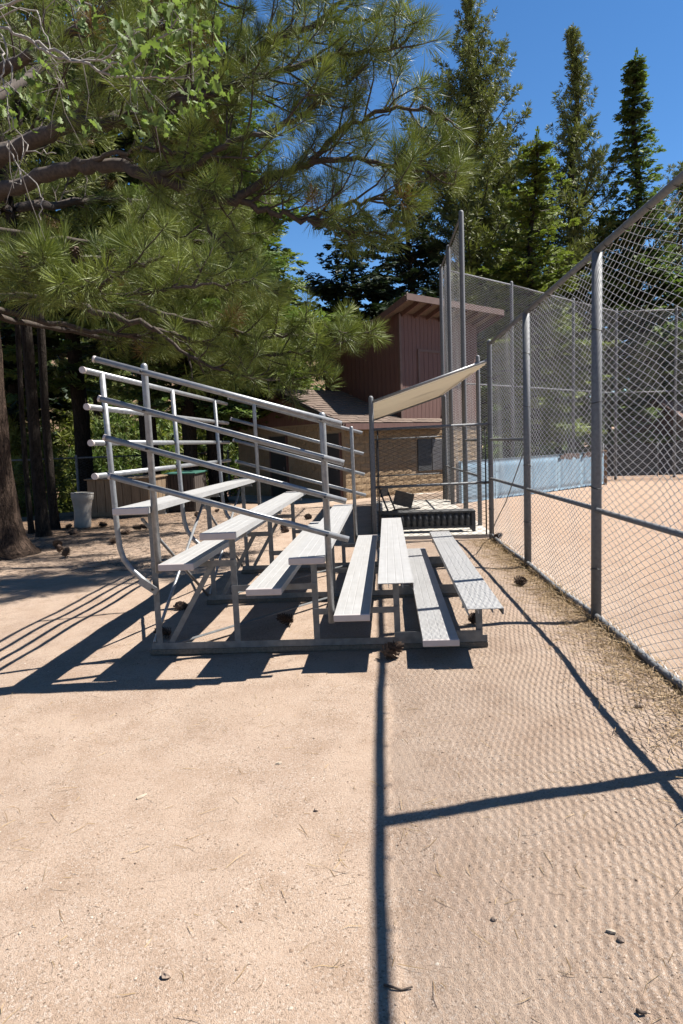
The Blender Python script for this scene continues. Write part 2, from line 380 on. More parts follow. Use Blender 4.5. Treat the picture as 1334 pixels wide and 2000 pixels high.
# ------------------------------------------------------------------ dugout
DX0, DX1, DY0, DY1 = -.03, 1.877, 11.16, 18.1
dug = tag(empty('dugout', (0, DY0, 0)), 'open dugout with slanted corrugated tan roof and chain link ends', 'dugout')
link_s = lambda a, b, h, m, sd: chain_link('wire_mesh', math.dist(a, b), h, m, sd, slack=.015)
L = DY1-DY0
sl = MB().box(((DX0+DX1)/2, L/2+.15, -.06), (DX1-DX0+.1, L+.1, .24), bev=.01).build('concrete_slab', M['concrete'], dug)
M['roof_tan'] = simple('sun_bleached_corrugated_sheet', (.58, .52, .43), (.7, .63, .53), 3, .6, .1, .1, (.3, 6, 1))
_t = M['roof_tan'].node_tree; _tr = _t.nodes.new('ShaderNodeBsdfTranslucent'); _tr.inputs[0].default_value = (.66, .6, .5, 1); _mx = _t.nodes.new('ShaderNodeMixShader'); _mx.inputs[0].default_value = .45
_t.links.new(_t.nodes['Principled BSDF'].outputs[0], _mx.inputs[1]); _t.links.new(_tr.outputs[0], _mx.inputs[2]); _t.links.new(_mx.outputs[0], _t.nodes['Material Output'].inputs[0])
zl, zh = 2.24, 2.82
prof = []
npf = 92
for i in range(npf+1):
    prof.append((L*i/npf, .012*math.sin(i*math.pi/2)))
pf = [(u, v+.004) for u, v in prof] + [(u, v-.004) for u, v in prof[::-1]]
MB().extrude(pf, (DX0+.03, 0.02, zl), (DX1-.04, .02, zh), (0, 1, 0), (0, 0, 1)).build('roof_sheet', M['roof_tan'], dug)
MB().tube([(DX0+.035, -.015, zl+.035), (DX1-.045, -.015, zh+.035)], .022, 10).build('roof_edge_pipe', M['rail'], dug)
for y in (L,):
    MB().bar((DX0+.03, y, zl-.035), (DX1-.04, y, zh-.035), .04, .04, (0, 1, 0)).build('roof_purlin', M['galv'], dug)
for x, y, z in ((DX0, 0, 2.33), (DX0, 2.35, 2.2), (DX0, 4.7, 2.2), (DX0, L, 2.2), (DX1, L, 2.75)):
    MB().tube([(x, y, -.1), (x, y, 1), (x, y, z)], .04 if y == 0 else .035, 12, True, True).build('post', M['galv'], dug)
for y, zs, m in ((0, (1.84, .9), 'dwire'), (L, (1.72, .75), 'dwire')):
    for z in zs: MB().tube([(DX0+.04, y, z-.015), (DX1-.04, y, z+.012)], .022 if y == 0 else .017, 8).build('end_rail', M['galv'], dug)
    o = link('wire_mesh', chain_link('wire_mesh', DX1-DX0-.08, zs[0]-.06, M[m], 3, .08, .0026 if y == 0 else .0022), dug, 'stuff'); o.location = (DX0+.04, y-.03, .06)
    for x in (DX0+.09, DX1-.09): MB().tube([(x, y-.03, .07), (x, y-.03, zs[0]-.03)], .012, 6).build('tension_bar', M['dwire'], dug)
o = link('wire_mesh', chain_link('wire_mesh', L-.08, 1.75, M['dwire'], 5, .085, .002), dug, 'stuff'); o.location = (DX0-.045, .04, .06); o.rotation_euler = (0, 0, math.pi/2)
for z in (1.84, .9): MB().tube([(DX0, .04, z), (DX0, L-.04, z-.1)], .018, 8).build('side_rail', M['galv'], dug)

# bench and chair inside the dugout
M['bench'] = simple('dark_grey_paint', (.05, .052, .055), (.095, .097, .1), 10, .6, .2, .06)
bn = tag(empty('dugout_bench', (0.05, 11.62, .06)), 'dark grey bench with ribbed front panel inside the dugout', 'bench')
MB().box((.8, .12, .345), (1.66, .32, .04), bev=.008).build('seat_board', M['bench'], bn)
for x in (.0, 1.6): MB().box((x, -.005, .165), (.06, .06, .316), bev=.006).build('leg', M['bench'], bn)
for x in (.0, 1.6): MB().box((x, .24, .165), (.06, .05, .316), bev=.006).build('leg', M['bench'], bn)
MB().box((.8, .05, .2), (1.54, .03, .26)).build('back_panel', M['bench'], bn)
MB().box((.8, 0, .085), (1.54, .04, .04)).build('lower_rail', M['bench'], bn)
for i in range(15):
    MB().tube([(.09+i*.1014, .012, .107), (.09+i*.1014, .012, .323)], .042, 10).build('panel_rib', M['bench'], bn)
M['chair_frame'] = simple('black_frame', (.018, .018, .02), (.03, .03, .032), 10, .5, .3, 0)
M['chair_pan'] = simple('brown_pan', (.15, .115, .085), (.22, .175, .135), 9, .55, .1, .05)
ch = tag(empty('folding_chair', (.28, 12.05, .42), (0, 0, -.35)), 'black framed folding chair tipped back behind the dugout bench', 'chair')
for y in (-.02, .36):
    MB().tube([(-.22, y, .38), (-.12, y, .12), (-.03, y, -.1), (.0, y, -.34)], .016, 8).build('leg', M['chair_frame'], ch)
    MB().tube([(-.02, y, -.02), (.2, y, -.02), (.42, y, -.0)], .014, 8).build('seat_rail', M['chair_frame'], ch)
MB().bar((-.19, -.02, .30), (-.19, .36, .30), .02, .14, (0, 0, 1)).build('head_rest', M['chair_frame'], ch)
MB().box((.17, .17, .18), (.34, .02, .26), Matrix.Rotation(.25, 3, 'Y') @ Matrix.Rotation(.3, 3, 'Z'), .008).build('backrest', M['chair_pan'], ch)
MB().box((.2, .17, .0), (.4, .36, .02), Matrix.Rotation(-.05, 3, 'Y'), .006).build('seat', M['chair_frame'], ch)

# ------------------------------------------------------------------ tall field fence and backstop
BH = 6.1
def fence_run(name, label, pts, h, rails, mesh_mat, pr=.045, base=0, seed=20, dome=True, cell=.085, wr=.0019, cat='fence'):
    root = tag(empty(name, (*pts[0], base)), label, cat)
    P = [Vector((p[0]-pts[0][0], p[1]-pts[0][1], 0)) for p in pts]
    for i, p in enumerate(P):
        zz = H(pts[i][0], pts[i][1])-base-.15
        MB().tube([(p.x, p.y, zz), (p.x, p.y, h*.5), (p.x, p.y, h+.04)], pr, 12, True, dome).build('post', M['galv'], root)
    for i in range(len(P)-1):
        a, b = P[i], P[i+1]; d = (b-a).normalized(); nrm = Vector((-d.y, d.x, 0))
        for z in rails: MB().tube([a+d*pr+Vector((0, 0, z)), b-d*pr+Vector((0, 0, z))], .024, 8).build('rail', M['galv'], root)
        o = link('wire_mesh', chain_link('wire_mesh', (b-a).length, h-.04, M[mesh_mat], seed+i, cell, wr), root, 'stuff')
        o.location = a + Vector((0, 0, .03)) - nrm*(pr+.006)*1.0; o.rotation_euler = (0, 0, math.atan2(d.y, d.x))
    return root
fence_run('gate_fence', 'short chain link stretch of field fence between dugout and tall poles', [(1.877, 12.4), (1.877, 14.2)], 3.02, (2.98, 1.6, .95), 'wire', .038)
fence_run('side_backstop', 'tall galvanized chain link screen on high poles beside the dugout', [(1.877, 14.3), (1.877, 16.7), (1.877, 18.5)], BH, (BH, 3.0, .95), 'wire', .05, cat='backstop')
bsp = [(2.02, 18.62), (4.15, 20.75), (6.75, 23.6), (8.95, 25.9), (11.15, 26.05), (13.8, 25.6), (16.5, 24.6)]
fence_run('backstop', 'tall chain link backstop behind home plate with blue padding below', bsp, BH, (BH-.02, 3.15), 'wire', .05, cat='backstop')
# blue padding along the foot of the backstop
M['blue'] = simple('faded_blue_vinyl', (.26, .40, .52), (.40, .54, .64), 3, .5, 0, .25, (1, 1, .4), .03)
M['torn'] = simple('torn_backing', (.09, .055, .05), (.14, .09, .075), 8, .9)
M['post_wood'] = simple('orange_brown_post', (.3, .17, .09), (.38, .23, .13), 12, .8)
wp = [(2.15, 17.5), (3.2, 18.6), (4.35, 19.75), (5.5, 21.0), (6.5, 22.1), (7.6, 23.25)]
for i in range(5):
    a, b = Vector((*wp[i], 0)), Vector((*wp[i+1], 0)); d = (b-a).normalized(); n = Vector((d.y, -d.x, 0)); w = (b-a).length - .02
    NU, NV = 14, 10; V = []; F = []
    for s in (0, 1):
        for v in range(NV+1):
            for u in range(NU+1):
                e = min(u, NU-u, 1)*min(v, NV-v, 1)
                q = a + d*(w*u/NU+.01) + Vector((0, 0, .0 + 1.08*v/NV)) + n*((.05+.06*e+.012*e*math.sin(u*1.7+v*2.1+i)*math.cos(v*.9-u*.6)) if s else -.03)
                V.append(q)
    m = (NU+1)*(NV+1)
    for s in (0, 1):
        for v in range(NV):
            for u in range(NU):
                q = [s*m+v*(NU+1)+u, s*m+v*(NU+1)+u+1, s*m+(v+1)*(NU+1)+u+1, s*m+(v+1)*(NU+1)+u]; F.append(q if s else q[::-1])
    rim = [v*(NU+1) for v in range(NV+1)] + [NV*(NU+1)+u for u in range(1, NU+1)] + [v*(NU+1)+NU for v in range(NV-1, -1, -1)] + list(range(NU-1, 0, -1))
    F += [(rim[k], rim[(k+1) % len(rim)], m+rim[(k+1) % len(rim)], m+rim[k]) for k in range(len(rim))]
    words = ['beside the dugout end', 'next after the dugout end panel', 'midway along the backstop', 'with a torn dark top edge', 'at the wooden post end with torn top'][i]
    pr_ = tag(empty('wall_pad', a), 'pale blue padded backstop panel ' + words, 'wall pad', 'blue pads along the backstop')
    mb = MB().add([v-a for v in V], F, True); mb.build('padding', M['blue'], pr_)
    MB().bar(n*-.06+Vector((0, 0, -.05)), n*-.06+Vector((0, 0, 1.02)), .06, .06, tuple(d)).build('support_post', M['torn'], pr_)
    if i >= 3:
        mb = MB()
        for k in range(5):
            u = (.12+.17*k)*w; mb.box(d*u + n*.105 + Vector((0, 0, 1.0+.02*(k % 2))), (.24, .02, .13+.04*((k*7) % 3)), Matrix.Rotation(math.atan2(d.y, d.x), 3, 'Z'))
        mb.build('torn_patch', M['torn'], pr_)
e = wp[-1]
MB().box((e[0]+.08, e[1]+.05, .52), (.14, .14, 1.2), bev=.01).build('wooden_post', M['post_wood'])
tag(bpy.data.objects['wooden_post'], 'orange brown wooden post closing the end of the blue padding', 'post')
# dark windscreen fence and hut across the field
M['screen'] = simple('black_windscreen', (.018, .018, .02), (.035, .033, .033), 4, .8, 0, .2)
ws = tag(empty('windscreen_fence', (9.0, 27.4, 0)), 'low black windscreen fence across the far side of the dirt field', 'fence')
for i in range(5):
    MB().box((1.0+i*2.0, -.25*i-.125, .62), (1.96, .03, 1.24), Matrix.Rotation(-.124, 3, 'Z')).build('screen_panel', M['screen'], ws)
for i in range(6): MB().tube([(i*2.0, -.25*i+.05, -.1), (i*2.0, -.25*i+.05, 1.3)], .03, 8).build('post', M['galv'], ws)

# ------------------------------------------------------------------ scorekeeper building
A44 = math.radians(44)
bd = tag(empty('snack_bar_building', (-.85, 19.8, -.1), (0, 0, A44)), 'tan block building with brown board tower and shingled wing roof', 'building')
# local frame: +x runs along the sunlit wall (away to the right), +y runs back along the gable wall
def block():
    t = NT('split_face_block'); v = t.coord('Object'); f = t.noise(v, 14, 5, .7); g2 = t.noise(v, 60, 3, .7)
    c = t.ramp(f, [(.3, (.42, .29, .17)), (.55, (.5, .36, .225)), (.75, (.57, .425, .28))])
    h = t.node('Math', operation='ADD'); t.l.new(f, h.inputs[0]); t.l.new(g2, h.inputs[1]); t.bump(h.outputs[0], .9, .03); return t.set(c, .95, 0, .1)
M['block'] = block()
M['mortar'] = simple('mortar', (.4, .29, .18), (.48, .35, .225), 20, .95)
M['brown'] = simple('brown_stained_boards', (.15, .068, .052), (.215, .107, .084), 5, .7, 0, .12, (6, 6, .5))
M['fascia'] = simple('brown_fascia', (.15, .085, .065), (.2, .12, .095), 5, .65, 0, .1)
M['door'] = simple('dark_brown_door', (.02, .014, .011), (.034, .024, .02), 5, .6, 0, .05)
M['shingle'] = simple('asphalt_shingle', (.15, .10, .075), (.26, .19, .145), 22, .95, 0, .4)
M['glass_dark'] = simple('dark_window_pane', (.03, .032, .035), (.05, .052, .055), 3, .15, 0, 0)
M['service'] = simple('grey_metal_door', (.13, .12, .125), (.18, .17, .17), 6, .5, .3, .03)
WL, GW, WH = 6.2, 5.5, 2.35                # sunlit wall length, gable wall width, wall height
wall = MB().box((WL/2, GW/2, WH/2-.1), (WL, GW, WH+.2)).build('wall', M['mortar'], bd)
# courses of split-face block on the two visible faces (share a few block meshes)
BW, BHt = .4, .2
def blk(seed, w):
    r_ = random.Random(seed); nu, nv = 5, 3; V = []; F = []
    for v in range(nv+1):
        for u in range(nu+1):
            ed = u in (0, nu) or v in (0, nv)
            V.append((w*u/nu, -.012 if ed else -.014-r_.uniform(0, .018), (BHt-.012)*v/nv))
    k = (nu+1)
    for v in range(nv):
        for u in range(nu): F.append((v*k+u, v*k+u+1, (v+1)*k+u+1, (v+1)*k+u))
    n0 = len(V)
    V += [(0, .0, 0), (w, 0, 0), (w, 0, BHt-.012), (0, 0, BHt-.012)]
    F += [(nv*k+0, nv*k+nu, n0+2, n0+3), (nu, 0, n0, n0+1), (0, nv*k, n0+3, n0), (nv*k+nu, nu, n0+1, n0+2)]
    return MB().add(V, F).mesh('block', M['block'])
BM = {s: [blk(i*3+s, BW*s/2-.012) for i in range(5)] for s in (1, 2)}
doors = [(.15, .95), (2.75, 3.65)]         # along the gable wall (local y), the dark doorways
win = (3.05, 4.45)                          # steel shutters in the sunlit wall (local x)
cnt = 0
for face in (0, 1):
    LN = WL if face == 0 else GW
    for c in range(12):
        z = -.08 + c*BHt; u = 0.
        first = c % 2 == 1
        while u < LN-.05:
            s = 1 if first else 2; first = False
            if u+BW*s/2 > LN+.01: s = 1
            w = BW*s/2
            blocked = (face == 1 and any(u+w > a+.02 and u < b-.02 for a, b in doors) and z < 2.0) or \
                      (face == 0 and u+w > win[0]+.02 and u < win[1]-.02 and .75 < z+BHt*.5 < 1.82)
            if not blocked and cnt < 600:
                o = link('block', BM[s][(c*7+int(u*10)) % 5], wall); cnt += 1
                if face == 0: o.location = (u, 0, z)
                else: o.location = (0, u+w, z); o.rotation_euler = (0, 0, -math.pi/2)
            u += w
for a, b in doors:
    d_ = MB().box((-.02, (a+b)/2, 1.0), (.05, b-a-.06, 2.06), bev=.008).build('door', M['door'], bd)
    MB().box((-.055, a+.14, 1.0), (.04, .04, .12), bev=.006).build('handle', M['service'], d_)
    for y in (a, b): MB().box((-.025, y, 1.0), (.07, .06, 2.1)).build('door_frame', M['brown'], bd)
for k, (a, b) in enumerate(((3.08, 3.72), (3.76, 4.42))):
    MB().box(((a+b)/2, -.03, 1.28), (b-a, .04, 1.02), bev=.008).build('steel_shutter', M['service' if k else 'bench'], bd)
# wing roof: gable facing -x, ridge along +x at half width
OV, EZ, PK = .38, 2.3, 3.5
ridge = GW/2; sl_ = (PK-EZ)/(ridge+OV)
RL = 4.2
gab = MB().add([(-.02, -.0, WH), (-.02, GW, WH), (-.02, ridge, PK-.12), (.1, 0, WH), (.1, GW, WH), (.1, ridge, PK-.12)], [(0, 2, 1), (3, 4, 5), (0, 3, 5, 2), (1, 2, 5, 4), (0, 1, 4, 3)]).build('gable', M['brown'], bd)
for s in (0, 1):
    y0 = -OV if s == 0 else GW+OV
    A = Vector((-OV, y0, EZ)); B = Vector((RL, y0, EZ)); C = Vector((RL, ridge, PK)); D = Vector((-OV, ridge, PK))
    dn = Vector((0, 0, -.09))
    F = [(0, 1, 2, 3), (7, 6, 5, 4), (0, 4, 5, 1), (1, 5, 6, 2), (2, 6, 7, 3), (3, 7, 4, 0)]
    rf = MB().add([A, B, C, D, A+dn, B+dn, C+dn, D+dn], F if s == 0 else [f[::-1] for f in F]).build('roof', M['fascia'], bd)
    nrow, ncol = 17, 14
    me_sh = {}
    if s == 0:                              # shingle courses on the slope one can see
        e1 = (D-A); ln = e1.length; e1.normalize(); nrm = Vector((0, -sl_, 1)).normalized()
        for r0 in range(nrow):
            for c0 in range(ncol):
                h0 = ln/nrow; w0 = (RL+OV)/ncol; k = (r0*5+c0*3) % 4
                if k not in me_sh:
                    th = .012+.004*k
                    me_sh[k] = MB().add([(0, 0, .004), (w0-.012, 0, .004), (w0-.012, h0*1.15, .002), (0, h0*1.15, .002), (0, 0, th+.008), (w0-.012, 0, th+.008), (w0-.012, h0*1.15, .006), (0, h0*1.15, .006)],
                        [(3, 2, 1, 0), (4, 5, 6, 7), (0, 1, 5, 4), (1, 2, 6, 5), (2, 3, 7, 6), (3, 0, 4, 7)]).mesh('shingle', M['shingle'])
                o = link('shingle', me_sh[k], rf); o.location = A + e1*(h0*r0) + Vector((w0*c0 + (w0*.5 if r0 % 2 else 0)*.6, 0, 0)) + nrm*.003
                o.rotation_euler = (math.atan2(e1.z, e1.y), 0, 0)
    MB().bar(A+Vector((-.02, 0, -.08)), D+Vector((-.02, 0, -.08)), .16, .035, (1, 0, 0)).build('rake_board', M['door'], bd)
MB().box((2.0, -OV-.02, EZ-.1), (RL+.4, .035, .17)).build('eave_board', M['brown'], bd)
# tower
TX0, TX1, TD, TZ0, TZ1 = 2.4, 6.2, 3.6, 2.36, 5.62
tw = MB().box(((TX0+TX1)/2, TD/2+.0, (TZ0+TZ1)/2), (TX1-TX0, TD, TZ1-TZ0)).build('tower_wall', M['brown'], bd)
bmesh_ = {}
def board(u, z0, z1, face, w):
    k = (round(z1-z0, 3), round(w, 3), face)
    if k not in bmesh_: bmesh_[k] = MB().box((0, 0, 0), (w-.012, .028, z1-z0) if face == 0 else (.028, w-.012, z1-z0), bev=.004).mesh('board', M['brown'])
    o = link('board', bmesh_[k], tw)
    o.location = (u, -.013-.004*random.random(), (z0+z1)/2) if face == 0 else (TX0-.013-.004*random.random(), u, (z0+z1)/2)
nb = 21; w0 = (TX1-TX0)/nb
wx0, wx1, wz0, wz1 = TX0+.85, TX0+2.35, 3.42, 4.55
for i in range(nb):
    u = TX0+w0*(i+.5)
    if wx0 < u < wx1: board(u, TZ0, wz0-.05, 0, w0); board(u, wz1+.05, TZ1, 0, w0)
    else: board(u, TZ0, TZ1, 0, w0)
for i in range(18): board(TD/18*(i+.5), TZ0, TZ1, 1, TD/18)
for i in range(7): MB().box((wx0+.107+.2143*i, -.02, (wz0+wz1)/2), (.2, .03, wz1-wz0-.02), bev=.004).build('hatch_board', M['brown'], tw)
for z in (wz0-.03, wz1+.03): MB().box(((wx0+wx1)/2, -.036, z), (wx1-wx0+.16, .05, .08)).build('hatch_trim', M['fascia'], tw)
for x in (wx0-.04, wx1+.04): MB().box((x, -.034, (wz0+wz1)/2), (.08, .045, wz1-wz0)).build('hatch_trim', M['fascia'], tw)
MB().box(((TX0+TX1)/2, -.05, TZ0-.02), (TX1-TX0+.04, .08, .14)).build('band_board', M['fascia'], tw)
MB().box((TX0-.005, -.02, (TZ0+TZ1)/2), (.09, .06, TZ1-TZ0)).build('corner_board', M['fascia'], tw)
zf, sb, of = 6.02, math.tan(math.radians(20)), .75
V = []
for x in (TX0-.45, TX1+.5):
    for y in (-of, TD+.4):
        zz = zf - sb*(y+of); V += [Vector((x, y, zz)), Vector((x, y, zz-.07))]
rt = MB().add(V, [(0, 4, 6, 2), (1, 3, 7, 5), (0, 1, 5, 4), (2, 6, 7, 3), (0, 2, 3, 1), (4, 5, 7, 6)]).build('tower_roof', M['shingle'], bd)
MB().bar((TX0-.47, -of-.02, zf-.06), (TX1+.52, -of-.02, zf-.06), .035, .19, (0, 0, 1)).build('fascia_board', M['fascia'], rt)
for x in (TX0-.46, TX1+.51): MB().bar((x, -of, zf-.1), (x, TD+.4, zf-sb*(TD+.4+of)-.1), .035, .19, (0, 0, 1)).build('rake_board', M['brown'], rt)
for i in range(8): MB().bar((TX0+.1+.58*i, -of+.03, zf-.15), (TX0+.1+.58*i, TD, zf-sb*(TD+of)-.15), .05, .13, (0, 0, 1)).build('rafter', M['brown'], rt)
# fill wedge between tower wall top and roof
MB().add([(TX0, 0, TZ1), (TX1, 0, TZ1), (TX0, TD, TZ1-.9), (TX1, TD, TZ1-.9), (TX0, 0, zf-sb*of-.08), (TX1, 0, zf-sb*of-.08)],
    [(0, 1, 5, 4), (0, 4, 2), (1, 3, 5), (4, 5, 3, 2), (0, 2, 3, 1)]).build('wall_top', M['brown'], tw)
bell = MB().tube([(TX0+1.95, -.08, 2.95), (TX0+1.95, -.08, 2.62)], .006, 5)
bell.tube([(TX0+1.95, -.08, 2.68), (TX0+1.95, -.08, 2.62), (TX0+1.95, -.08, 2.5), (TX0+1.95, -.08, 2.46)], [.02, .06, .085, .11], 10)
bell.build('hanging_bell', M['chair_frame'], bd)
MB().box((1.5, -1.1, -.0), (WL-3, 1.9, .16), bev=.01).build('concrete_apron', M['concrete'], bd)
MB().box((-.75, 2.4, .0), (1.5, 5.4, .16), bev=.01).build('concrete_apron', M['concrete'], bd)

# ------------------------------------------------------------------ things by the left fence
fence_run('boundary_fence', 'low chain link boundary fence behind the wooden bins and trunks', [(-13.4, 14.2), (-11.0, 16.9), (-8.65, 19.5), (-6.9, 21.6), (-5.1, 23.7)], 1.72, (1.7,), 'dwire', .035, -.22, 60, cell=.1, wr=.0025)
M['barrel'] = simple('grimy_white_plastic', (.4, .37, .33), (.54, .51, .46), 5, .55, 0, .1)
br = tag(empty('trash_barrel', (-6.62, 15.0, H(-6.62, 15.0)), (0, .06, 0)), 'dented white plastic trash barrel beside the wooden bin', 'trash barrel')
ringz = [(0, .17), (.04, .185), (.2, .19), (.4, .19), (.52, .2), (.62, .215), (.66, .235), (.74, .24), (.78, .235)]
V = []; F = []; n = 28
for z, r_ in ringz:
    for k in range(n):
        a = 2*math.pi*k/n; q = r_*(1 - .13*math.exp(-((z-.3)/.15)**2)*max(0, math.cos(a+1.9))**2 - .05*math.sin(2*a+z*5)*math.exp(-((z-.35)/.2)**2))
        V.append((q*math.cos(a), q*math.sin(a), z))
for i in range(len(ringz)-1):
    for k in range(n): F.append((i*n+k, i*n+(k+1) % n, (i+1)*n+(k+1) % n, (i+1)*n+k))
F.append(tuple(range(n-1, -1, -1)))
MB().add(V, F, True).build('body', M['barrel'], br)
MB().tube([(.235*math.cos(a), .235*math.sin(a), .78) for a in np.linspace(0, 2*math.pi, 29)], .014, 6, False).build('rim', M['barrel'], br)
M['plank_tan'] = simple('weathered_plank', (.2, .13, .07), (.34, .235, .14), 6, .85, 0, .2, (5, 5, .5))
M['plank_dark'] = simple('dark_slat', (.05, .035, .026), (.09, .065, .05), 6, .85, 0, .2, (5, 5, .5))
def crate(name, label, cat, loc, rz, w, d, h, n1, n2, mat, lid):
    o = tag(empty(name, loc, (0, 0, rz)), label, cat)
    MB().box((w/2, d/2, h/2), (w-.06, d-.06, h-.02)).build('core', M['plank_dark'], o)
    for i in range(n1):
        a = w/n1
        MB().box((a*(i+.5), 0, h/2), (a-.014, .03, h), bev=.004).build('plank', mat, o)
    for i in range(n2):
        a = d/n2
        for x in (0, w): MB().box((x, a*(i+.5), h/2), (.03, a-.014, h-.002), bev=.004).build('plank', mat, o)
    MB().box((w/2, d/2, h+.02), (w+.12, d+.12, .04), Matrix.Rotation(.03, 3, 'X'), .008).build('lid', lid, o)
    MB().bar((-.0, -.022, .08), (w, -.022, .08), .02, .09, (0, 0, 1)).build('skirt', mat, o)
    return o
M['green_lid'] = simple('green_plastic_lid', (.03, .12, .09), (.06, .2, .15), 6, .5)
zc = H(-6.6, 17.2)
crate('wooden_bin', 'tan plank wooden bin standing by the boundary fence', 'bin', (-7.45, 17.35, zc), -.18, 1.75, 1.1, .98, 7, 5, M['plank_tan'], M['plank_tan'])
crate('slatted_bin', 'dark slatted bin with a green lid behind the tan wooden bin', 'bin', (-5.55, 18.0, H(-5.4, 18.2)), -.1, .75, .9, 1.02, 8, 6, M['plank_dark'], M['green_lid'])

def house(name, label, loc, rz, w, d, wall_h, rise, roof_mat, wall_mat):
    o = tag(empty(name, loc, (0, 0, rz)), label, 'house')
    MB().box((0, 0, wall_h/2-.5), (w, d, wall_h+1)).build('wall', wall_mat, o)
    MB().add([(-w/2, -d/2, wall_h), (-w/2, d/2, wall_h), (-w/2, 0, wall_h+rise-.15), (w/2, -d/2, wall_h), (w/2, d/2, wall_h), (w/2, 0, wall_h+rise-.15)], [(0, 2, 1), (3, 4, 5), (0, 3, 5, 2), (1, 2, 5, 4)]).build('gable', wall_mat, o)
    for s in (-1, 1):
        e0 = s*(d/2+.5); zb = wall_h - rise/(d/2)*.5; x = w/2+.4
        P = [(-x, e0, zb), (x, e0, zb), (x, 0, wall_h+rise), (-x, 0, wall_h+rise)]
        rf = MB().add([Vector(p) for p in P] + [Vector(p)-Vector((0, 0, .12)) for p in P], [(0, 1, 2, 3), (7, 6, 5, 4), (0, 4, 5, 1), (1, 5, 6, 2), (2, 6, 7, 3), (3, 7, 4, 0)]).build('roof', roof_mat, o)
    for x in (-w/4, w/4):
        f_ = MB().box((x, -d/2-.03, wall_h*.55), (1.1, .08, 1.1)).build('window', M['white'], o)
        MB().box((x, -d/2-.06, wall_h*.55), (.95, .06, .95)).build('pane', M['glass_dark'], f_)
    return o
M['white'] = simple('white_paint', (.66, .65, .63), (.74, .73, .71), 4, .6)
M['shingle2'] = simple('brown_house_shingle', (.16, .09, .07), (.25, .155, .125), 3, .95, 0, .3)
M['blue_roof'] = simple('grey_blue_roof', (.25, .31, .37), (.34, .4, .46), 3, .6)
M['tan_wall'] = simple('tan_siding', (.3, .24, .18), (.38, .31, .24), 3, .8)
def place_house(px, Y, *a):
    p = at(px, 930, Y); return p.x, Y
x_, y_ = place_house(330, 33); house('brown_roof_house', 'house with brown shingle roof downhill beyond the boundary fence', (x_, y_, -4.2), .35, 9, 7, 2.5, 1.9, M['shingle2'], M['tan_wall'])
x_, y_ = place_house(120, 31); house('blue_roof_house', 'small house with grey blue metal roof downhill beyond the trunks', (x_, y_, -4.3), -.25, 6, 5, 2.5, 1.3, M['blue_roof'], M['white'])
house('field_hut', 'brown gabled hut beyond the backstop across the field', (15.4, 33.5, 0), .5, 5, 4, 1.9, 1.3, M['shingle2'], M['brown'])

# ------------------------------------------------------------------ foliage tools
def tuft_tmpl(seed, n, length, width, spread=(15, 95), stem=.35, droop=.15):
    """a brush of needles round a stem pointing +Z, about `length` long"""
    r_ = np.random.default_rng(seed); t = r_.random(n); az = r_.random(n)*2*np.pi
    an = np.radians(spread[0] + (spread[1]-spread[0])*(1-t)**.8 + r_.normal(0, 8, n)); L_ = length*r_.uniform(.75, 1.05, n)
    base = np.stack([0*t, 0*t, (t-1)*stem*length], 1)
    d = np.stack([np.sin(an)*np.cos(az), np.sin(an)*np.sin(az), np.cos(an)], 1)
    side = np.cross(d, r_.normal(size=(n, 3))); side /= np.linalg.norm(side, axis=1)[:, None]
    mid = base + d*(L_*.55)[:, None]; d2 = d + np.array([0, 0, -droop])*r_.uniform(.3, 1.4, n)[:, None]
    tip = mid + d2*(L_*.45)[:, None]
    V = np.stack([base, mid+side*width*.55, mid-side*width*.55, tip], 1).reshape(-1, 3)
    k = np.arange(n)*4
    F = np.concatenate([np.stack([k, k+1, k+2], 1), np.stack([k+2, k+1, k+3], 1)])
    return V, F, np.repeat(r_.random(n)*.3, 4) + np.tile([0, .1, .1, .2], n)
def coarse_tmpl(seed, n, length, width, spread=(10, 100), stem=.5):
    r_ = np.random.default_rng(seed); t = r_.random(n); az = r_.random(n)*2*np.pi
    an = np.radians(spread[0] + (spread[1]-spread[0])*(1-t)); L_ = length*r_.uniform(.7, 1.1, n)
    base = np.stack([0*t, 0*t, (t-1)*stem*length], 1)
    d = np.stack([np.sin(an)*np.cos(az), np.sin(an)*np.sin(az), np.cos(an)], 1)
    side = np.cross(d, r_.normal(size=(n, 3))); side /= np.linalg.norm(side, axis=1)[:, None]
    V = np.stack([base, base+d*L_[:, None]*.55+side*width*.5, base+d*L_[:, None]*.5-side*width*.5, base+d*L_[:, None]*1.0], 1).reshape(-1, 3)
    k = np.arange(n)*4
    F = np.concatenate([np.stack([k, k+1, k+2], 1), np.stack([k+2, k+1, k+3], 1)])
    return V, F, np.repeat(r_.random(n)*.35, 4)
def spray_tmpl(seed, n, length, width):
    """flat fir spray in the XZ plane, pointing +Z, with side fingers"""
    r_ = np.random.default_rng(seed); V = []; F = []; tn = []
    for i in range(n):
        t = (i//2+.5)/(n/2); s = 1 if i % 2 else -1; L_ = length*(.16+.42*(1-t))*r_.uniform(.75, 1.15)
        if i >= n-2: s = 0
        b = np.array([0, 0, t*length*.8]); an = math.radians(r_.uniform(35, 60))*s
        d = np.array([math.sin(an), r_.uniform(-.3, .3), math.cos(an)]); q = np.array([math.cos(an), r_.uniform(-.6, .6), -math.sin(an)])
        w = width*r_.uniform(.7, 1.2); k = len(V)
        V += [b, b+d*L_*.5+q*w*.5, b+d*L_, b+d*L_*.5-q*w*.5]
        F += [(k, k+1, k+3), (k+3, k+1, k+2)]; tn += [r_.random()*.3]*4
    return np.array(V), np.array(F), np.array(tn)
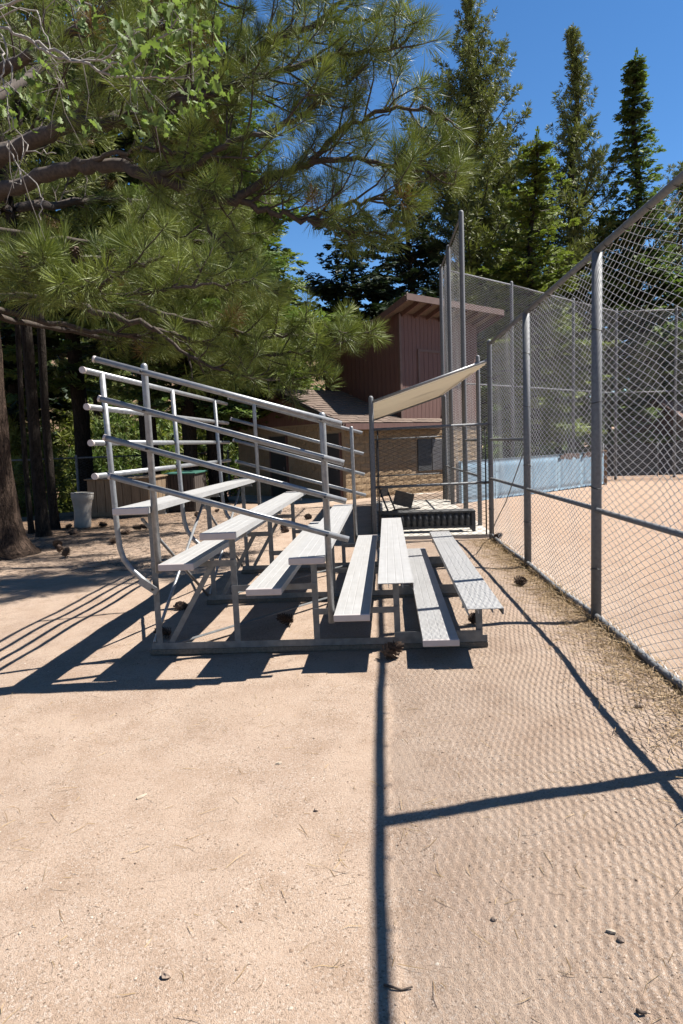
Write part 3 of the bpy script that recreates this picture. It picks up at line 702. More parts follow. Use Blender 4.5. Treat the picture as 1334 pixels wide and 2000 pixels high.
def scatter(tmpls, P, D, S, tint, up=None, seed=0):
    """instances of templates at P pointing along D, scaled S -> arrays. With `up`, a flat spray keeps its face up."""
    r_ = np.random.default_rng(seed); P = np.asarray(P, float); D = np.asarray(D, float); D = D/np.linalg.norm(D, axis=1)[:, None]
    n = len(P); which = r_.integers(0, len(tmpls), n); VV = []; FF = []; TT = []; o = 0
    a = r_.random(n)*2*np.pi
    ref = np.where(np.abs(D[:, 2:3]) > .9, np.array([[1., 0, 0]]), np.array([[0., 0, 1.]]))
    X = np.cross(ref, D); X /= np.linalg.norm(X, axis=1)[:, None]; Y = np.cross(D, X)
    if up is None:
        ca, sa = np.cos(a)[:, None], np.sin(a)[:, None]; X, Y = X*ca+Y*sa, Y*ca-X*sa
    else:
        b = r_.normal(0, up, n); ca, sa = np.cos(b)[:, None], np.sin(b)[:, None]; X, Y = X*ca+Y*sa, Y*ca-X*sa
    for w, (V, F, tn) in enumerate(tmpls):
        ix = np.nonzero(which == w)[0]
        if not len(ix): continue
        W = (V[None, :, 0:1]*X[ix][:, None] + V[None, :, 1:2]*Y[ix][:, None] + V[None, :, 2:3]*D[ix][:, None])*S[ix][:, None, None] + P[ix][:, None]
        VV.append(W.reshape(-1, 3)); FF.append((F[None] + (o + np.arange(len(ix))*len(V))[:, None, None]).reshape(-1, 3)); o += len(ix)*len(V)
        TT.append(np.where(tint[ix][:, None] < -.1, 0, np.maximum(.03, tint[ix][:, None]*.7 + tn[None])).ravel())
    return np.concatenate(VV), np.concatenate(FF), np.clip(np.concatenate(TT), 0, 1)
def limb_mesh(name, lines, mat, sides=5):
    """lines: list of (points, radii); joined woody limbs of ONE tree"""
    V = []; F = []; o = 0; a = np.arange(sides)*2*np.pi/sides
    for pts, rr in lines:
        p = np.asarray(pts, float); d = np.gradient(p, axis=0); d /= np.linalg.norm(d, axis=1)[:, None]+1e-9
        ref = np.array([.31, .87, .39]); x = np.cross(d, ref); x /= np.linalg.norm(x, axis=1)[:, None]+1e-9; y = np.cross(d, x)
        ring = p[:, None] + (x[:, None]*np.cos(a)[None, :, None] + y[:, None]*np.sin(a)[None, :, None])*np.asarray(rr)[:, None, None]
        V.append(ring.reshape(-1, 3)); m = len(p)
        b = (np.arange(m-1)*sides)[:, None] + np.arange(sides)[None]; c = (np.arange(m-1)*sides)[:, None] + (np.arange(sides)+1)[None] % sides
        F.append(np.stack([b, c, c+sides, b+sides], -1).reshape(-1, 4)+o); o += m*sides
    return mesh_np(name, np.concatenate(V), np.concatenate(F), mat, True)
def trunk_mesh(h, r0, seed, lean=(0, 0), mat='bark', flare=1.5, top=.04, n=14, wob=.06, rough=.05):
    r_ = np.random.default_rng(seed); zs = np.concatenate([[-.3, 0, .12, .3, .6, 1.0], np.linspace(1.6, h, max(8, int(h*1.6)))])
    t = np.clip(zs/h, 0, 1); R = r0*(1-t)**.85 + top*t; R = R*(1+(flare-1)*np.exp(-np.clip(zs, 0, 9)/.22))
    ph = r_.random(2)*6; cx = lean[0]*t*h + wob*np.sin(zs*.7+ph[0])*t*3; cy = lean[1]*t*h + wob*np.sin(zs*.6+ph[1])*t*3
    a = np.arange(n)*2*np.pi/n; V = []
    lob = r_.random(n)*.35
    for i, z in enumerate(zs):
        q = R[i]*(1 + rough*r_.normal(size=n) + lob*np.exp(-max(z, 0)/.25)*(flare-1))
        V.append(np.stack([cx[i]+q*np.cos(a), cy[i]+q*np.sin(a), np.full(n, z)], 1))
    m = len(zs); b = (np.arange(m-1)*n)[:, None]+np.arange(n)[None]; c = (np.arange(m-1)*n)[:, None]+(np.arange(n)+1)[None] % n
    F = np.stack([b, c, c+n, b+n], -1).reshape(-1, 4)
    return mesh_np('trunk', np.concatenate(V), F, M[mat], True), (lambda z: np.array([np.interp(z, zs, cx), np.interp(z, zs, cy), z])), (lambda z: np.interp(z, zs, R))

FAR_T = [coarse_tmpl(i, 16, .38, .062) for i in range(4)]
MID_T = [tuft_tmpl(30+i, 20, .27, .02) for i in range(4)]
SPRAY = [spray_tmpl(50+i, 14, .68, .135) for i in range(4)]
SPRAYF = [spray_tmpl(70+i, 18, .64, .075) for i in range(4)]
def conifer(name, label, loc, h, Rmax, z0, style, seed, mat, dens=1., lean=(0, 0), group=None, r0=None, tm=None, shape=.8, gap=.0, bark=None, flare=1.5):
    r_ = np.random.default_rng(seed); root = tag(empty(name, loc), label, 'tree', group)
    tme, cen, rad = trunk_mesh(h, r0 or h*.013+.06, seed, lean, bark or ('bark' if style == 'pine' else 'bark2'), flare)
    link('trunk', tme, root)
    P = []; D = []; S = []; TI = []; lines = []
    z = z0; step = (.74 if style == 'pine' else .50)/dens
    while z < h-.15:
        t = (z-z0)/(h-z0); prof = ((1-t)**shape)*(min(1, .55+t*3.0)) * (.9+.1*math.sin(z*2.3+seed))
        nb = int(r_.integers(5, 8)); a0 = r_.random()*6.28
        for b in range(nb):
            if r_.random() < gap: continue
            az = a0 + b*6.283/nb + r_.normal(0, .28); Lb = max(.22, Rmax*prof*r_.uniform(.5, 1.25))
            rise = (.15+.75*t + r_.normal(0, .12)) if style == 'pine' else (-.28+.7*t + r_.normal(0, .08))
            o = cen(z); dh = np.array([math.cos(az), math.sin(az), 0]); m = max(3, int(Lb/.5)+2); s = np.linspace(0, 1, m)
            curve = (.35*s**2 if style == 'pine' else .16*s**2-.1*s)
            pts = o[None] + dh[None]*(s*Lb)[:, None] + np.stack([0*s, 0*s, (rise*s*.7+curve)*Lb], 1) + r_.normal(0, .03*Lb**.5, (m, 3))*s[:, None]
            lines.append((pts, np.linspace(max(.015, .022*Lb), .006, m)))
            sp = (.29 if style == 'pine' else .33)/dens; k = max(2, int(Lb/sp)); s0 = .22 if Lb > 1.2 else .05
            for q in range(k+1):
                f = s0 + (1-s0)*q/k; c = np.array([np.interp(f, s, pts[:, j]) for j in range(3)])
                lat = np.array([-dh[1], dh[0], 0]); wdt = .42*Lb*(1-f*.75)*min(1, f*2.0+.2)
                if style == 'pine':
                    for sd in (-1, 0, 1):
                        if sd and r_.random() < .3: continue
                        off = lat*sd*wdt*r_.uniform(.25, .8) + dh*r_.uniform(-.1, .2) + np.array([0, 0, r_.uniform(-.08, .22)])
                        P.append(c+off); D.append(dh*.7+lat*sd*.5+np.array([0, 0, .65+.3*r_.random()])); S.append(r_.uniform(.8, 1.35)*(1-.45*t)); TI.append(np.clip(r_.normal(.5, .25), 0, 1))
                else:
                    for sd in (-1, 1, 0) if q == k else (-1, 1):
                        ll = max(.45, wdt*1.5)*r_.uniform(.7, 1.15)
                        P.append(c+np.array([0, 0, r_.uniform(-.06, .06)])); D.append(dh*(.55+.5*f)+lat*sd*r_.uniform(.55, 1.0)+np.array([0, 0, r_.uniform(-.28, .12)])); S.append(min(2.3, ll*1.6)); TI.append(np.clip(r_.normal(.3+.4*f, .2), 0, 1))
        z += step*r_.uniform(.7, 1.3)*(1.25-.6*t)
    c = cen(h); P.append(c); D.append([0, 0, 1]); S.append(1.); TI.append(.6)
    V, F, tt = scatter(tm or (FAR_T if style == 'pine' else SPRAY), P, D, np.array(S), np.array(TI), None if style == 'pine' else .35, seed)
    link('crown', mesh_np('crown', V, F, M[mat], False, tt), root, 'stuff')
    link('limbs', limb_mesh('limbs', lines, M['twig'], 4), root, 'stuff')
    return root
def grove(px, py, Y): p = at(px, py, Y); return p

# ------------------------------------------------------------------ trees behind the building and the field
def tree_at(name, label, px, py, Y, Rmax, z0, style, seed, mat, **k):
    p = at(px, py, Y); zb = H(p.x, p.y) - .1
    return conifer(name, label, (p.x, p.y, zb), p.z-zb, Rmax, z0, style, seed, mat, **k)
tree_at('pine_tree', 'tallest dense olive pine rising behind the tall fence poles', 915, -25, 34, 6.4, 3.5, 'pine', 11, 'pine_far', dens=1.2, shape=1.0)
tree_at('pine_tree', 'slender pointed pine with upswept limbs against open sky', 1120, 62, 36, 5.4, 4.5, 'pine', 12, 'pine_far', dens=1.15, shape=1.25, gap=.05)
tree_at('fir_tree', 'pointed blue green fir set apart at the right of the slender pine', 1245, 122, 34, 4.9, 3.0, 'fir', 13, 'cedar', shape=1.2)
tree_at('fir_tree', 'bright yellow green fir between the dense pine and the slender pine', 1040, 280, 29, 3.2, 1.6, 'fir', 14, 'fir_bright', shape=.65)
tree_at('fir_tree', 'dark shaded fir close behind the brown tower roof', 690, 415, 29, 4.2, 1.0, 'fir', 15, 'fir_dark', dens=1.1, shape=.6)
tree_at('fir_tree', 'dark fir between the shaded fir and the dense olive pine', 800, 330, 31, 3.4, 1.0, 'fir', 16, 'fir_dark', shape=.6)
tree_at('pine_tree', 'open pine filling the view through the field fence', 1330, 330, 37, 4.4, 2.5, 'pine', 17, 'pine_far', shape=.6, gap=.15)
tree_at('fir_tree', 'short green fir low behind the black windscreen fence', 1190, 560, 33, 3.2, .8, 'fir', 18, 'cedar', shape=.6)
tree_at('pine_tree', 'low spreading pine behind the middle of the backstop', 1090, 520, 38, 3.0, 1.5, 'pine', 19, 'pine_far', shape=.6)
tree_at('fir_tree', 'green fir beyond the hut at the end of the windscreen', 1420, 380, 36, 3.4, 1.0, 'fir', 20, 'fir_bright', shape=.6)
tree_at('pine_tree', 'olive pine glimpsed between the dense pine and the bright fir', 985, 250, 41, 3.2, 2.0, 'pine', 21, 'pine_far', shape=.55)
# left-hand wood
LT = [
 ('fir_tree', 'broad green fir with sunlit tips left of the snack bar gable', 470, 330, 24, 3.4, 2.2, 'fir', 31, 'fir_bright', 1.2, .55),
 ('fir_tree', 'tall dark fir behind the guard rails of the bleachers', 370, -80, 21, 3.6, 4.4, 'fir', 32, 'cedar', 1.1, .5),
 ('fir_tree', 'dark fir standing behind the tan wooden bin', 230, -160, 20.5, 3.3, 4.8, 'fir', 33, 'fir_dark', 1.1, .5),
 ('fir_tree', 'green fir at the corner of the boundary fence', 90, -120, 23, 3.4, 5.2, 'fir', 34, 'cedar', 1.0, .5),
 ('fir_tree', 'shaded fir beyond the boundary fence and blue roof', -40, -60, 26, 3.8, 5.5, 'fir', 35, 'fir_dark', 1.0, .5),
 ('fir_tree', 'far green fir seen left of the dark tower fir', 560, 560, 40, 3.4, .8, 'fir', 36, 'cedar', .9, .6),
 ('pine_tree', 'pine growing downhill behind the brown roofed house', 420, 300, 38, 3.4, 2.0, 'pine', 37, 'pine_far', 1.0, .55),
 ('pine_tree', 'pine growing downhill behind the blue roofed house', 150, 200, 40, 3.8, 1.6, 'pine', 38, 'pine_far', 1.0, .55)]
for nm, lb, px, py, Y, Rm, z0, st, sd, mt, dn, sh in LT: tree_at(nm, lb, px, py, Y, Rm, z0, st, sd, mt, dens=dn, shape=sh, tm=(SPRAYF if st == 'fir' and Y < 22 else None))
# bare lower trunks standing in the shade on the left
def trunk_tree(label, px, py, h, r0, lean, seed, mat='bark2', z0=5.2, R_=2.6, fir=False):
    v = ray(px, py); p = EYE + v*((-.12-1.6)/v.z)
    if fir: return conifer('fir_tree', label, (p.x, p.y, H(p.x, p.y)-.02), h, R_, z0, 'fir', seed, 'cedar', lean=lean, r0=r0, shape=.5, tm=SPRAYF, bark=mat, flare=1.3)
    return conifer('pine_tree', label, (p.x, p.y, H(p.x, p.y)-.02), h, R_, z0, 'pine', seed, 'pine_far', lean=lean, r0=r0, shape=.5, tm=MID_T, dens=.7, bark=mat, flare=1.3)
trunk_tree('leaning dark trunked pine nearest the white trash barrel but one', 86, 1052, 13, .125, (-.022, .0), 41)
trunk_tree('straight dark trunked pine just left of the white trash barrel', 108, 1038, 12, .095, (-.004, 0), 42, z0=5.8, R_=2.2)
trunk_tree('thin dark trunked pine behind the leaning trunk', 62, 1046, 11, .055, (-.006, .01), 43, z0=5.6, R_=1.8)
trunk_tree('dark trunked fir right of the slatted bin', 376, 990, 13, .24, (0, 0), 44, z0=3.2, R_=3.6, fir=True)
trunk_tree('dark trunked fir between the slatted bin and the block building', 425, 984, 12, .23, (.004, 0), 45, z0=3.0, R_=3.8, fir=True)

# ------------------------------------------------------------------ bushes and far forest
def bush(label, px, Y, w, h, seed, mat='bush', nm='bush', zoff=0):
    p = at(px, 930, Y); z = H(p.x, p.y)+zoff; r_ = np.random.default_rng(seed); o = tag(empty(nm, (p.x, p.y, z)), label, 'bush', 'sunlit bushes beyond the boundary fence')
    n = 620; d = r_.normal(size=(n, 3)); d /= np.linalg.norm(d, axis=1)[:, None]; d[:, 2] = np.abs(d[:, 2])
    q = r_.random(n)**.35; lump = 1+.3*np.sin(d[:, 0]*5+seed)*np.sin(d[:, 1]*4+d[:, 2]*6)
    P = d*np.array([w/2, w/2, h])*(q*lump)[:, None]
    V, F, tt = scatter([coarse_tmpl(90+i, 22, .3, .05, (0, 120)) for i in range(3)], P, d+np.array([0, 0, .5]), r_.uniform(.8, 1.5, n), np.clip(r_.normal(.55, .25, n), 0, 1), None, seed)
    link('foliage', mesh_np('foliage', V, F, M[mat], False, tt), o, 'stuff')
    link('stems', limb_mesh('stems', [(np.array([[0, 0, -.2], p_*.4+[0, 0, .1], p_*.85]), [.04, .025, .01]) for p_ in P[:14]], M['twig'], 4), o, 'stuff')
bush('yellow green bush rising behind the blue roofed house', 60, 27, 7, 7.0, 1)
bush('yellow green bush showing between the dark trunks', 140, 29, 6, 7.4, 2)
bush('rounded green bush above the tan wooden bin', 225, 28, 5.5, 6.2, 3, 'cedar')
bush('sunny bush showing through the upper guard rails', 310, 31, 7, 7.2, 4)
bush('sunny bush left of the brown roofed house', 400, 36, 7, 7.0, 5)
bush('pale bush at the left end of the boundary fence', 10, 23, 5, 6.0, 6)
bush('green bush behind the snack bar gable', 520, 34, 6, 6.6, 7, 'cedar')
def forest(name, label, n, fx, fy, hh, seed, mat):
    r_ = np.random.default_rng(seed); P = []; D = []; S = []; TI = []
    for i in range(n):
        x, y = fx(r_), fy(r_); h_ = r_.uniform(*hh); zb = H(x, y); ti = np.clip(r_.normal(.45, .2), 0, 1)
        for k in range(30):
            t = r_.random()**1.2; a = r_.random()*6.28; rr = h_*.2*(1-t)*r_.uniform(.4, 1)
            P.append((x+rr*math.cos(a), y+rr*math.sin(a), zb+h_*(.06+.94*t))); D.append((math.cos(a), math.sin(a), r_.uniform(-.2, .7))); S.append(h_*.19*(1.15-t)*r_.uniform(.8, 1.3)+.3); TI.append(ti+r_.normal(0, .12))
    V, F, tt = scatter([coarse_tmpl(110+i, 7, 1., .3, (0, 110)) for i in range(3)], P, D, np.array(S), np.clip(TI, 0, 1), None, seed)
    return tag(link(name, mesh_np(name, V, F, M[mat], False, tt)), label, 'forest', None, 'stuff')
forest('hillside_forest', 'distant conifer forest covering the hillside behind everything', 240, lambda r: r.uniform(-130, 120), lambda r: r.uniform(62, 190), (9, 17), 3, 'cedar')

# ------------------------------------------------------------------ the big long-needled pine overhanging on the left
bp = tag(empty('overhanging_pine', (-6.38, 11.15, H(-6.38, 11.15))), 'big rough barked pine with long needled boughs reaching over the bleachers', 'tree')
tme, cen, rad = trunk_mesh(14, .36, 77, (-.012, 0), 'bark', 1.75, .05, 22, .05, .045); link('trunk', tme, bp)
BO = Vector(bp.location)
BIG_T = [tuft_tmpl(200+i, [115, 88, 105, 66, 120, 95][i], [.30, .26, .32, .24, .28, .33][i], .006, (6, [95, 75, 105, 60, 100, 85][i]), [.55, .8, .45, .9, .6, .7][i], .14) for i in range(6)]
r_ = np.random.default_rng(5); P = []; D = []; S = []; TI = []; lines = []
def spline(pts, n):
    p = np.asarray(pts, float); q = np.concatenate([[2*p[0]-p[1]], p, [2*p[-1]-p[-2]]]); out = []
    for i in range(len(p)-1):
        for t in np.linspace(0, 1, n, endpoint=False):
            a, b, c, d = q[i:i+4]; out.append(.5*((2*b)+(-a+c)*t+(2*a-5*b+4*c-d)*t*t+(-a+3*b-3*c+d)*t**3))
    out.append(p[-1]); return np.array(out)
def bough(pts, r0, r1, side=1., start=.3, sub=.26, size=1., fol=1., depth=.8):
    """main limb given as (px, py, Y) knots; side shoots carry the needle tufts"""
    W = np.array([list(at(*p)) for p in pts]) - np.array(BO); c = spline(W, 6); n = len(c)
    c[1:-1] += r_.normal(0, .018, (n-2, 3)); seg = np.linalg.norm(np.diff(c, axis=0), axis=1); s = np.concatenate([[0], np.cumsum(seg)]); Lt = s[-1]
    lines.append((c, np.linspace(r0, r1, n)))
    pos = Lt*start
    while pos <= Lt:
        f = pos/Lt; p = np.array([np.interp(pos, s, c[:, j]) for j in range(3)]); i = min(n-2, np.searchsorted(s, pos)-1); t = c[i+1]-c[i]; t /= np.linalg.norm(t)
        for _ in range(2):
            d = r_.normal(size=3)*np.array([.8, depth, .7]); d -= t*d.dot(t); d /= np.linalg.norm(d); d = d + t*r_.uniform(.5, 1.3) + np.array([0, 0, .25]); d /= np.linalg.norm(d)
            l = side*(1.15-.75*f)*r_.uniform(.35, 1.05)
            m = 6; u = np.linspace(0, 1, m); q = p[None] + d[None]*(u*l)[:, None] + np.array([0, 0, 1.])[None]*((.22*u**2-.08*u)*l)[:, None] + r_.normal(0, .025, (m, 3))*u[:, None]
            lines.append((q, np.linspace(.016, .0065, m)))
            e = q[-1]-q[-2]; e /= np.linalg.norm(e)
            P.append(q[-1]); D.append(e+[0, 0, .3]); S.append(size*r_.uniform(.8, 1.2)); TI.append(np.clip(r_.normal(.5, .22), 0, 1))
            k = int(l/.3*fol)
            for j in range(k):                       # short spurs, each with a tuft
                g = r_.uniform(.3, .95); b = np.array([np.interp(g, u, q[:, w]) for w in range(3)]); dd = e*.8 + r_.normal(0, .6, 3) + [0, 0, .35]; dd /= np.linalg.norm(dd); ll = r_.uniform(.16, .42)
                sp = np.stack([b, b+dd*ll*.5+[0, 0, -.01], b+dd*ll]); lines.append((sp, [.009, .007, .006]))
                P.append(sp[-1]); D.append(dd+[0, 0, .25]); S.append(size*r_.uniform(.55, 1.15)); TI.append(np.clip(r_.normal(.42, .27), 0, 1) if r_.random() > .045 else -1)
        pos += sub*r_.uniform(.7, 1.3)
    P.append(c[-1]); D.append(c[-1]-c[-3]+np.array([0, 0, .05])); S.append(size*1.1); TI.append(.6)
# upper limbs
bough([(-40, 330, 11.1), (60, 275, 10.4), (135, 245, 10), (240, 235, 9.6), (330, 205, 9.4), (460, 120, 9.4), (600, 50, 9.5), (700, -20, 9.6)], .14, .02, 1.3, .3)
bough([(330, 205, 9.4), (420, 180, 9.2), (540, 140, 9.2), (660, 110, 9.3), (770, 90, 9.4), (815, 55, 9.4)], .06, .012, 1.15, .05)
bough([(-40, 395, 11.1), (60, 352, 10.5), (140, 328, 10.1), (215, 322, 9.8), (300, 345, 9.5), (380, 372, 9.4), (455, 388, 9.4), (530, 345, 9.5), (600, 322, 9.6), (700, 310, 9.8), (800, 335, 9.9), (900, 335, 10)], .12, .014, 1.1, .42)
bough([(455, 388, 9.4), (520, 412, 9.5), (600, 430, 9.6), (680, 450, 9.7), (745, 455, 9.8)], .05, .012, .75, .1)
bough([(600, 322, 9.6), (680, 250, 9.7), (760, 215, 9.8), (840, 215, 9.9), (900, 255, 10)], .04, .012, 1.0, .05)
bough([(600, 430, 9.6), (690, 400, 9.6), (770, 380, 9.7), (830, 300, 9.8)], .035, .012, .95, .05)
bough([(300, 345, 9.5), (380, 320, 9.1), (450, 275, 9), (540, 250, 9), (640, 190, 9.2), (700, 140, 9.3)], .05, .012, 1.1, .1)
bough([(135, 245, 10), (210, 150, 9.6), (300, 70, 9.4), (400, 10, 9.3), (520, -60, 9.3)], .07, .014, 1.2, .2)
bough([(-20, 150, 11.1), (100, 90, 10.4), (200, 20, 10.1), (300, -60, 10)], .1, .02, 1.2, .2)
bough([(460, 120, 9.4), (560, 60, 9.5), (680, 40, 9.7), (790, 30, 9.8)], .035, .012, 1., .1)
bough([(140, 328, 10.1), (220, 300, 9.6), (300, 290, 9.2), (370, 300, 8.9)], .04, .012, .8, .4)
# middle drooping limbs with big near tufts
bough([(-40, 470, 11.1), (20, 520, 9.4), (90, 555, 8.2), (170, 560, 7.6), (240, 530, 7.3), (320, 500, 7.2)], .06, .012, .75, .35, .24, 1.1)
bough([(90, 555, 8.2), (150, 575, 7.8), (260, 575, 7.8), (360, 560, 8.0), (450, 555, 8.4), (520, 560, 8.8)], .03, .01, .7, .1, .24, 1.05)
bough([(20, 520, 9.4), (50, 530, 8.2), (70, 520, 7.6), (90, 500, 7.4)], .03, .01, .4, .6, .3, 1.1)
bough([(380, 372, 9.4), (420, 460, 9.2), (480, 530, 9.2), (545, 575, 9.4)], .03, .01, .6, .25)
# low limb reaching towards the building
bough([(-10, 578, 11.1), (60, 580, 10.9), (130, 592, 10.6), (210, 612, 10.4), (300, 640, 10.3), (380, 665, 10.3), (470, 688, 10.4), (560, 692, 10.5), (650, 675, 10.6), (735, 640, 10.7)], .065, .012, .9, .5, .22)
bough([(250, 585, 10.6), (330, 615, 10.4), (420, 640, 10.3), (510, 660, 10.4), (600, 655, 10.6), (690, 650, 10.7)], .05, .012, .8, .35, .24)
bough([(300, 640, 10.3), (380, 700, 10.1), (460, 730, 10.1), (550, 740, 10.3), (630, 730, 10.4)], .03, .01, .65, .25, .24)
# boughs on the far side of the trunk
bough([(-30, 300, 11.3), (120, 250, 12.4), (260, 215, 13.2), (400, 170, 13.8), (520, 150, 14)], .1, .02, 1.5, .2, .32)
bough([(-30, 420, 11.3), (100, 400, 12.6), (220, 390, 13.6), (330, 400, 14.4), (440, 410, 14.8)], .09, .02, 1.4, .2, .32)
bough([(-30, 200, 11.3), (90, 130, 12.8), (200, 80, 14.2), (330, 60, 15), (470, 60, 15.4)], .1, .02, 1.5, .2, .34)
bough([(-30, 500, 11.3), (70, 500, 12.6), (170, 510, 13.8), (260, 530, 14.8)], .07, .015, 1.2, .25, .34)
bough([(-30, 470, 11.3), (150, 505, 12), (300, 530, 12.6), (420, 550, 13), (510, 590, 13.2)], .07, .015, 1.1, .3, .2)
bough([(-30, 555, 11.3), (150, 600, 12.3), (300, 625, 13.5), (420, 645, 14.2), (510, 655, 14.6)], .07, .015, 1.1, .3, .2)
bough([(-30, 450, 11.3), (150, 470, 11.9), (300, 480, 12.4), (400, 470, 12.7), (470, 450, 12.8)], .06, .015, 1.3, .45, .16)
bough([(-30, 520, 11.3), (130, 545, 12.4), (270, 555, 13.4), (380, 545, 14), (480, 530, 14.2)], .06, .015, 1.3, .45, .16)
bough([(-30, 480, 11.3), (120, 500, 13), (260, 510, 14.6), (380, 520, 15.4), (490, 530, 15.8)], .06, .015, 1.3, .45, .16)
bough([(-30, 600, 11.3), (150, 640, 12.3), (300, 662, 13), (430, 678, 13.5), (560, 690, 13.8)], .06, .015, 1.0, .4, .16)
bough([(-30, 610, 11.3), (120, 645, 13), (260, 668, 14.4), (400, 688, 15.2), (540, 698, 15.6)], .06, .015, 1.0, .4, .16)
bough([(-30, 470, 11.2), (150, 500, 11.2), (280, 515, 11.3), (400, 530, 11.3), (480, 560, 11.3)], .06, .015, 1.0, .4, .17)
P_, D_, S_, T_ = map(np.array, (P, D, S, TI))
V, F, tt = scatter(BIG_T, P_, D_, S_, T_, None, 9)
link('crown', mesh_np('crown', V, F, M['needle'], False, tt), bp, 'stuff')
link('limbs', limb_mesh('limbs', lines, M['twig'], 6), bp, 'stuff')
n_tufts = len(P)
CONE_V = None
def cone_mesh(seed, L_=.12, Rr=.05):
    r2 = random.Random(seed); mb = MB(); pts = []
    mb.tube([(0, 0, 0), (0, 0, L_*.3), (0, 0, L_*.7), (0, 0, L_)], [Rr*.4, Rr*.55, Rr*.4, .004], 8)
    for k in range(78):
        t = (k+.5)/78; z = L_*t*.97; az = k*2.39996; rb = Rr*(.45+.3*math.sin(math.pi*t)); el = math.radians(10+60*t); ln = Rr*(.75-.35*t)*r2.uniform(.85, 1.15); wd = Rr*.36*(1.1-.6*t)
        d = Vector((math.cos(az)*math.cos(el), math.sin(az)*math.cos(el), math.sin(el))); s = Vector((-math.sin(az), math.cos(az), 0)); p = Vector((math.cos(az)*rb*.6, math.sin(az)*rb*.6, z)); nn = d.cross(s)*-1
        a = p + d*ln
        mb.add([p-s*wd*.4, p+s*wd*.4, a+s*wd*.55, a+d*ln*.18, a-s*wd*.55, a-nn*.006], [(0, 1, 2, 4), (4, 2, 3), (1, 0, 5), (2, 1, 5), (0, 4, 5), (3, 2, 5), (4, 3, 5)])
    return mb.mesh('pine_cone', M['cone'])
CM = [cone_mesh(i, .125+.01*i, .052) for i in range(3)]
for px, py, Y, lb in ((50, 493, 7.6, 'brown cone hanging in the drooping needles next to the pine trunk'), (150, 482, 7.5, 'brown cone hanging in the middle of the drooping bough'), (222, 487, 7.4, 'small cone at the outer tufts of the drooping bough')):
    p = at(px, py, Y); o = tag(link('hanging_cone', CM[0]), lb, 'pine cone', 'cones hanging on the pine bough'); o.location = p; o.rotation_euler = (math.pi, .2, 0); o.scale = (1.3,)*3

# ------------------------------------------------------------------ oak sprays at the upper left
ok = tag(empty('oak_tree', (-5.6, 6.2, H(-5.6, 6.2))), 'oak with pale twigs and light green leaves at upper left', 'tree')
tme, _, _ = trunk_mesh(8, .2, 99, (.0, 0), 'bark2', 1.4, .05); link('trunk', tme, ok)
OO = np.array(ok.location); r_ = np.random.default_rng(21); lines = []; LP = []; LD = []; LS = []; LTi = []
def oleaf():
    a = [(0, 0), (.08, .12), (.22, .22), (.16, .36), (.34, .5), (.2, .6), (.26, .8), (.08, .82), (0, 1.0)]
    pts = a + [(-x, y) for x, y in a[-2:0:-1]]; V = np.array([(x*.9, .12*abs(x)+.1*math.sin(y*3), y) for x, y in pts] + [(0, .05, .5)]); n = len(pts)
    return V, np.array([(i, (i+1) % n, n) for i in range(n)]), np.zeros(n+1)
OLT = [oleaf()]
def oak(pts, r0, leaves, s0=.5, twigs=8):
    W = np.array([list(at(*p)) for p in pts]) - OO; c = spline(W, 6); c[1:-1] += r_.normal(0, .012, (len(c)-2, 3)); lines.append((c, np.linspace(r0, .004, len(c))))
    for k in range(twigs):
        f = r_.uniform(.3, 1)*(len(c)-1); i = int(min(f, len(c)-2)); b = c[i]; d = (c[i+1]-c[i]); d /= np.linalg.norm(d); d = d*.6+r_.normal(0, .6, 3)+[0, 0, -.15]; d /= np.linalg.norm(d); l = r_.uniform(.2, .55)
        q = np.stack([b, b+d*l*.5+r_.normal(0, .03, 3), b+d*l+[0, 0, -.05]]); lines.append((q, [.0045, .003, .0015]))
        if leaves and r_.random() < .85:
            for j in range(int(leaves*r_.uniform(.3, .85))):
                LP.append(q[-1]+r_.normal(0, .07, 3)); LD.append(r_.normal(0, .5, 3)+[.2, 0, -.45]); LS.append(r_.uniform(.07, .12)); LTi.append(r_.random())
    if leaves:
        for j in range(leaves*2): LP.append(c[-1]+r_.normal(0, .09, 3)); LD.append(r_.normal(0, .5, 3)+[.2, 0, -.4]); LS.append(r_.uniform(.07, .12)); LTi.append(r_.random())
oak([(-300, 200, 6.2), (-60, 60, 6), (40, 70, 5.7), (110, 110, 5.6), (200, 115, 5.5), (260, 60, 5.5), (300, 40, 5.5)], .015, 12, twigs=12)
oak([(40, 70, 5.7), (120, 105, 5.6), (200, 140, 5.5), (280, 155, 5.5), (350, 150, 5.4), (410, 165, 5.4)], .014, 13, twigs=14)
oak([(200, 140, 5.5), (260, 110, 5.4), (330, 60, 5.4), (350, 30, 5.4)], .009, 13, twigs=9)
oak([(-60, 60, 6), (30, 0, 5.8), (100, -20, 5.7), (180, 10, 5.6)], .016, 10, twigs=8)
oak([(-200, 20, 6), (-20, 50, 5.8), (20, 130, 5.7), (15, 220, 5.7), (20, 300, 5.7), (75, 370, 5.6), (80, 430, 5.6)], .009, 0, twigs=4)
oak([(-60, 60, 6), (60, 20, 5.8), (95, 90, 5.7), (115, 150, 5.7), (125, 175, 5.7)], .007, 0, twigs=4)
oak([(15, 220, 5.7), (60, 290, 5.7), (110, 300, 5.6)], .006, 0, twigs=3)
oak([(-60, 60, 6), (0, 80, 5.8), (5, 140, 5.7), (15, 190, 5.6)], .012, 9, twigs=6)
lines.append((np.array([[0, 0, 3.], [.3, -.1, 4.0], list(np.array(at(-300, 200, 6.2))-OO)]), [.1, .06, .02]))
V, F, tt = scatter(OLT, LP, LD, np.array(LS), np.array(LTi), None, 3)
link('leaves', mesh_np('leaves', V, F, M['oak'], False, tt), ok, 'stuff')
link('twigs', limb_mesh('twigs', lines, M['pale_twig'], 5), ok, 'stuff')

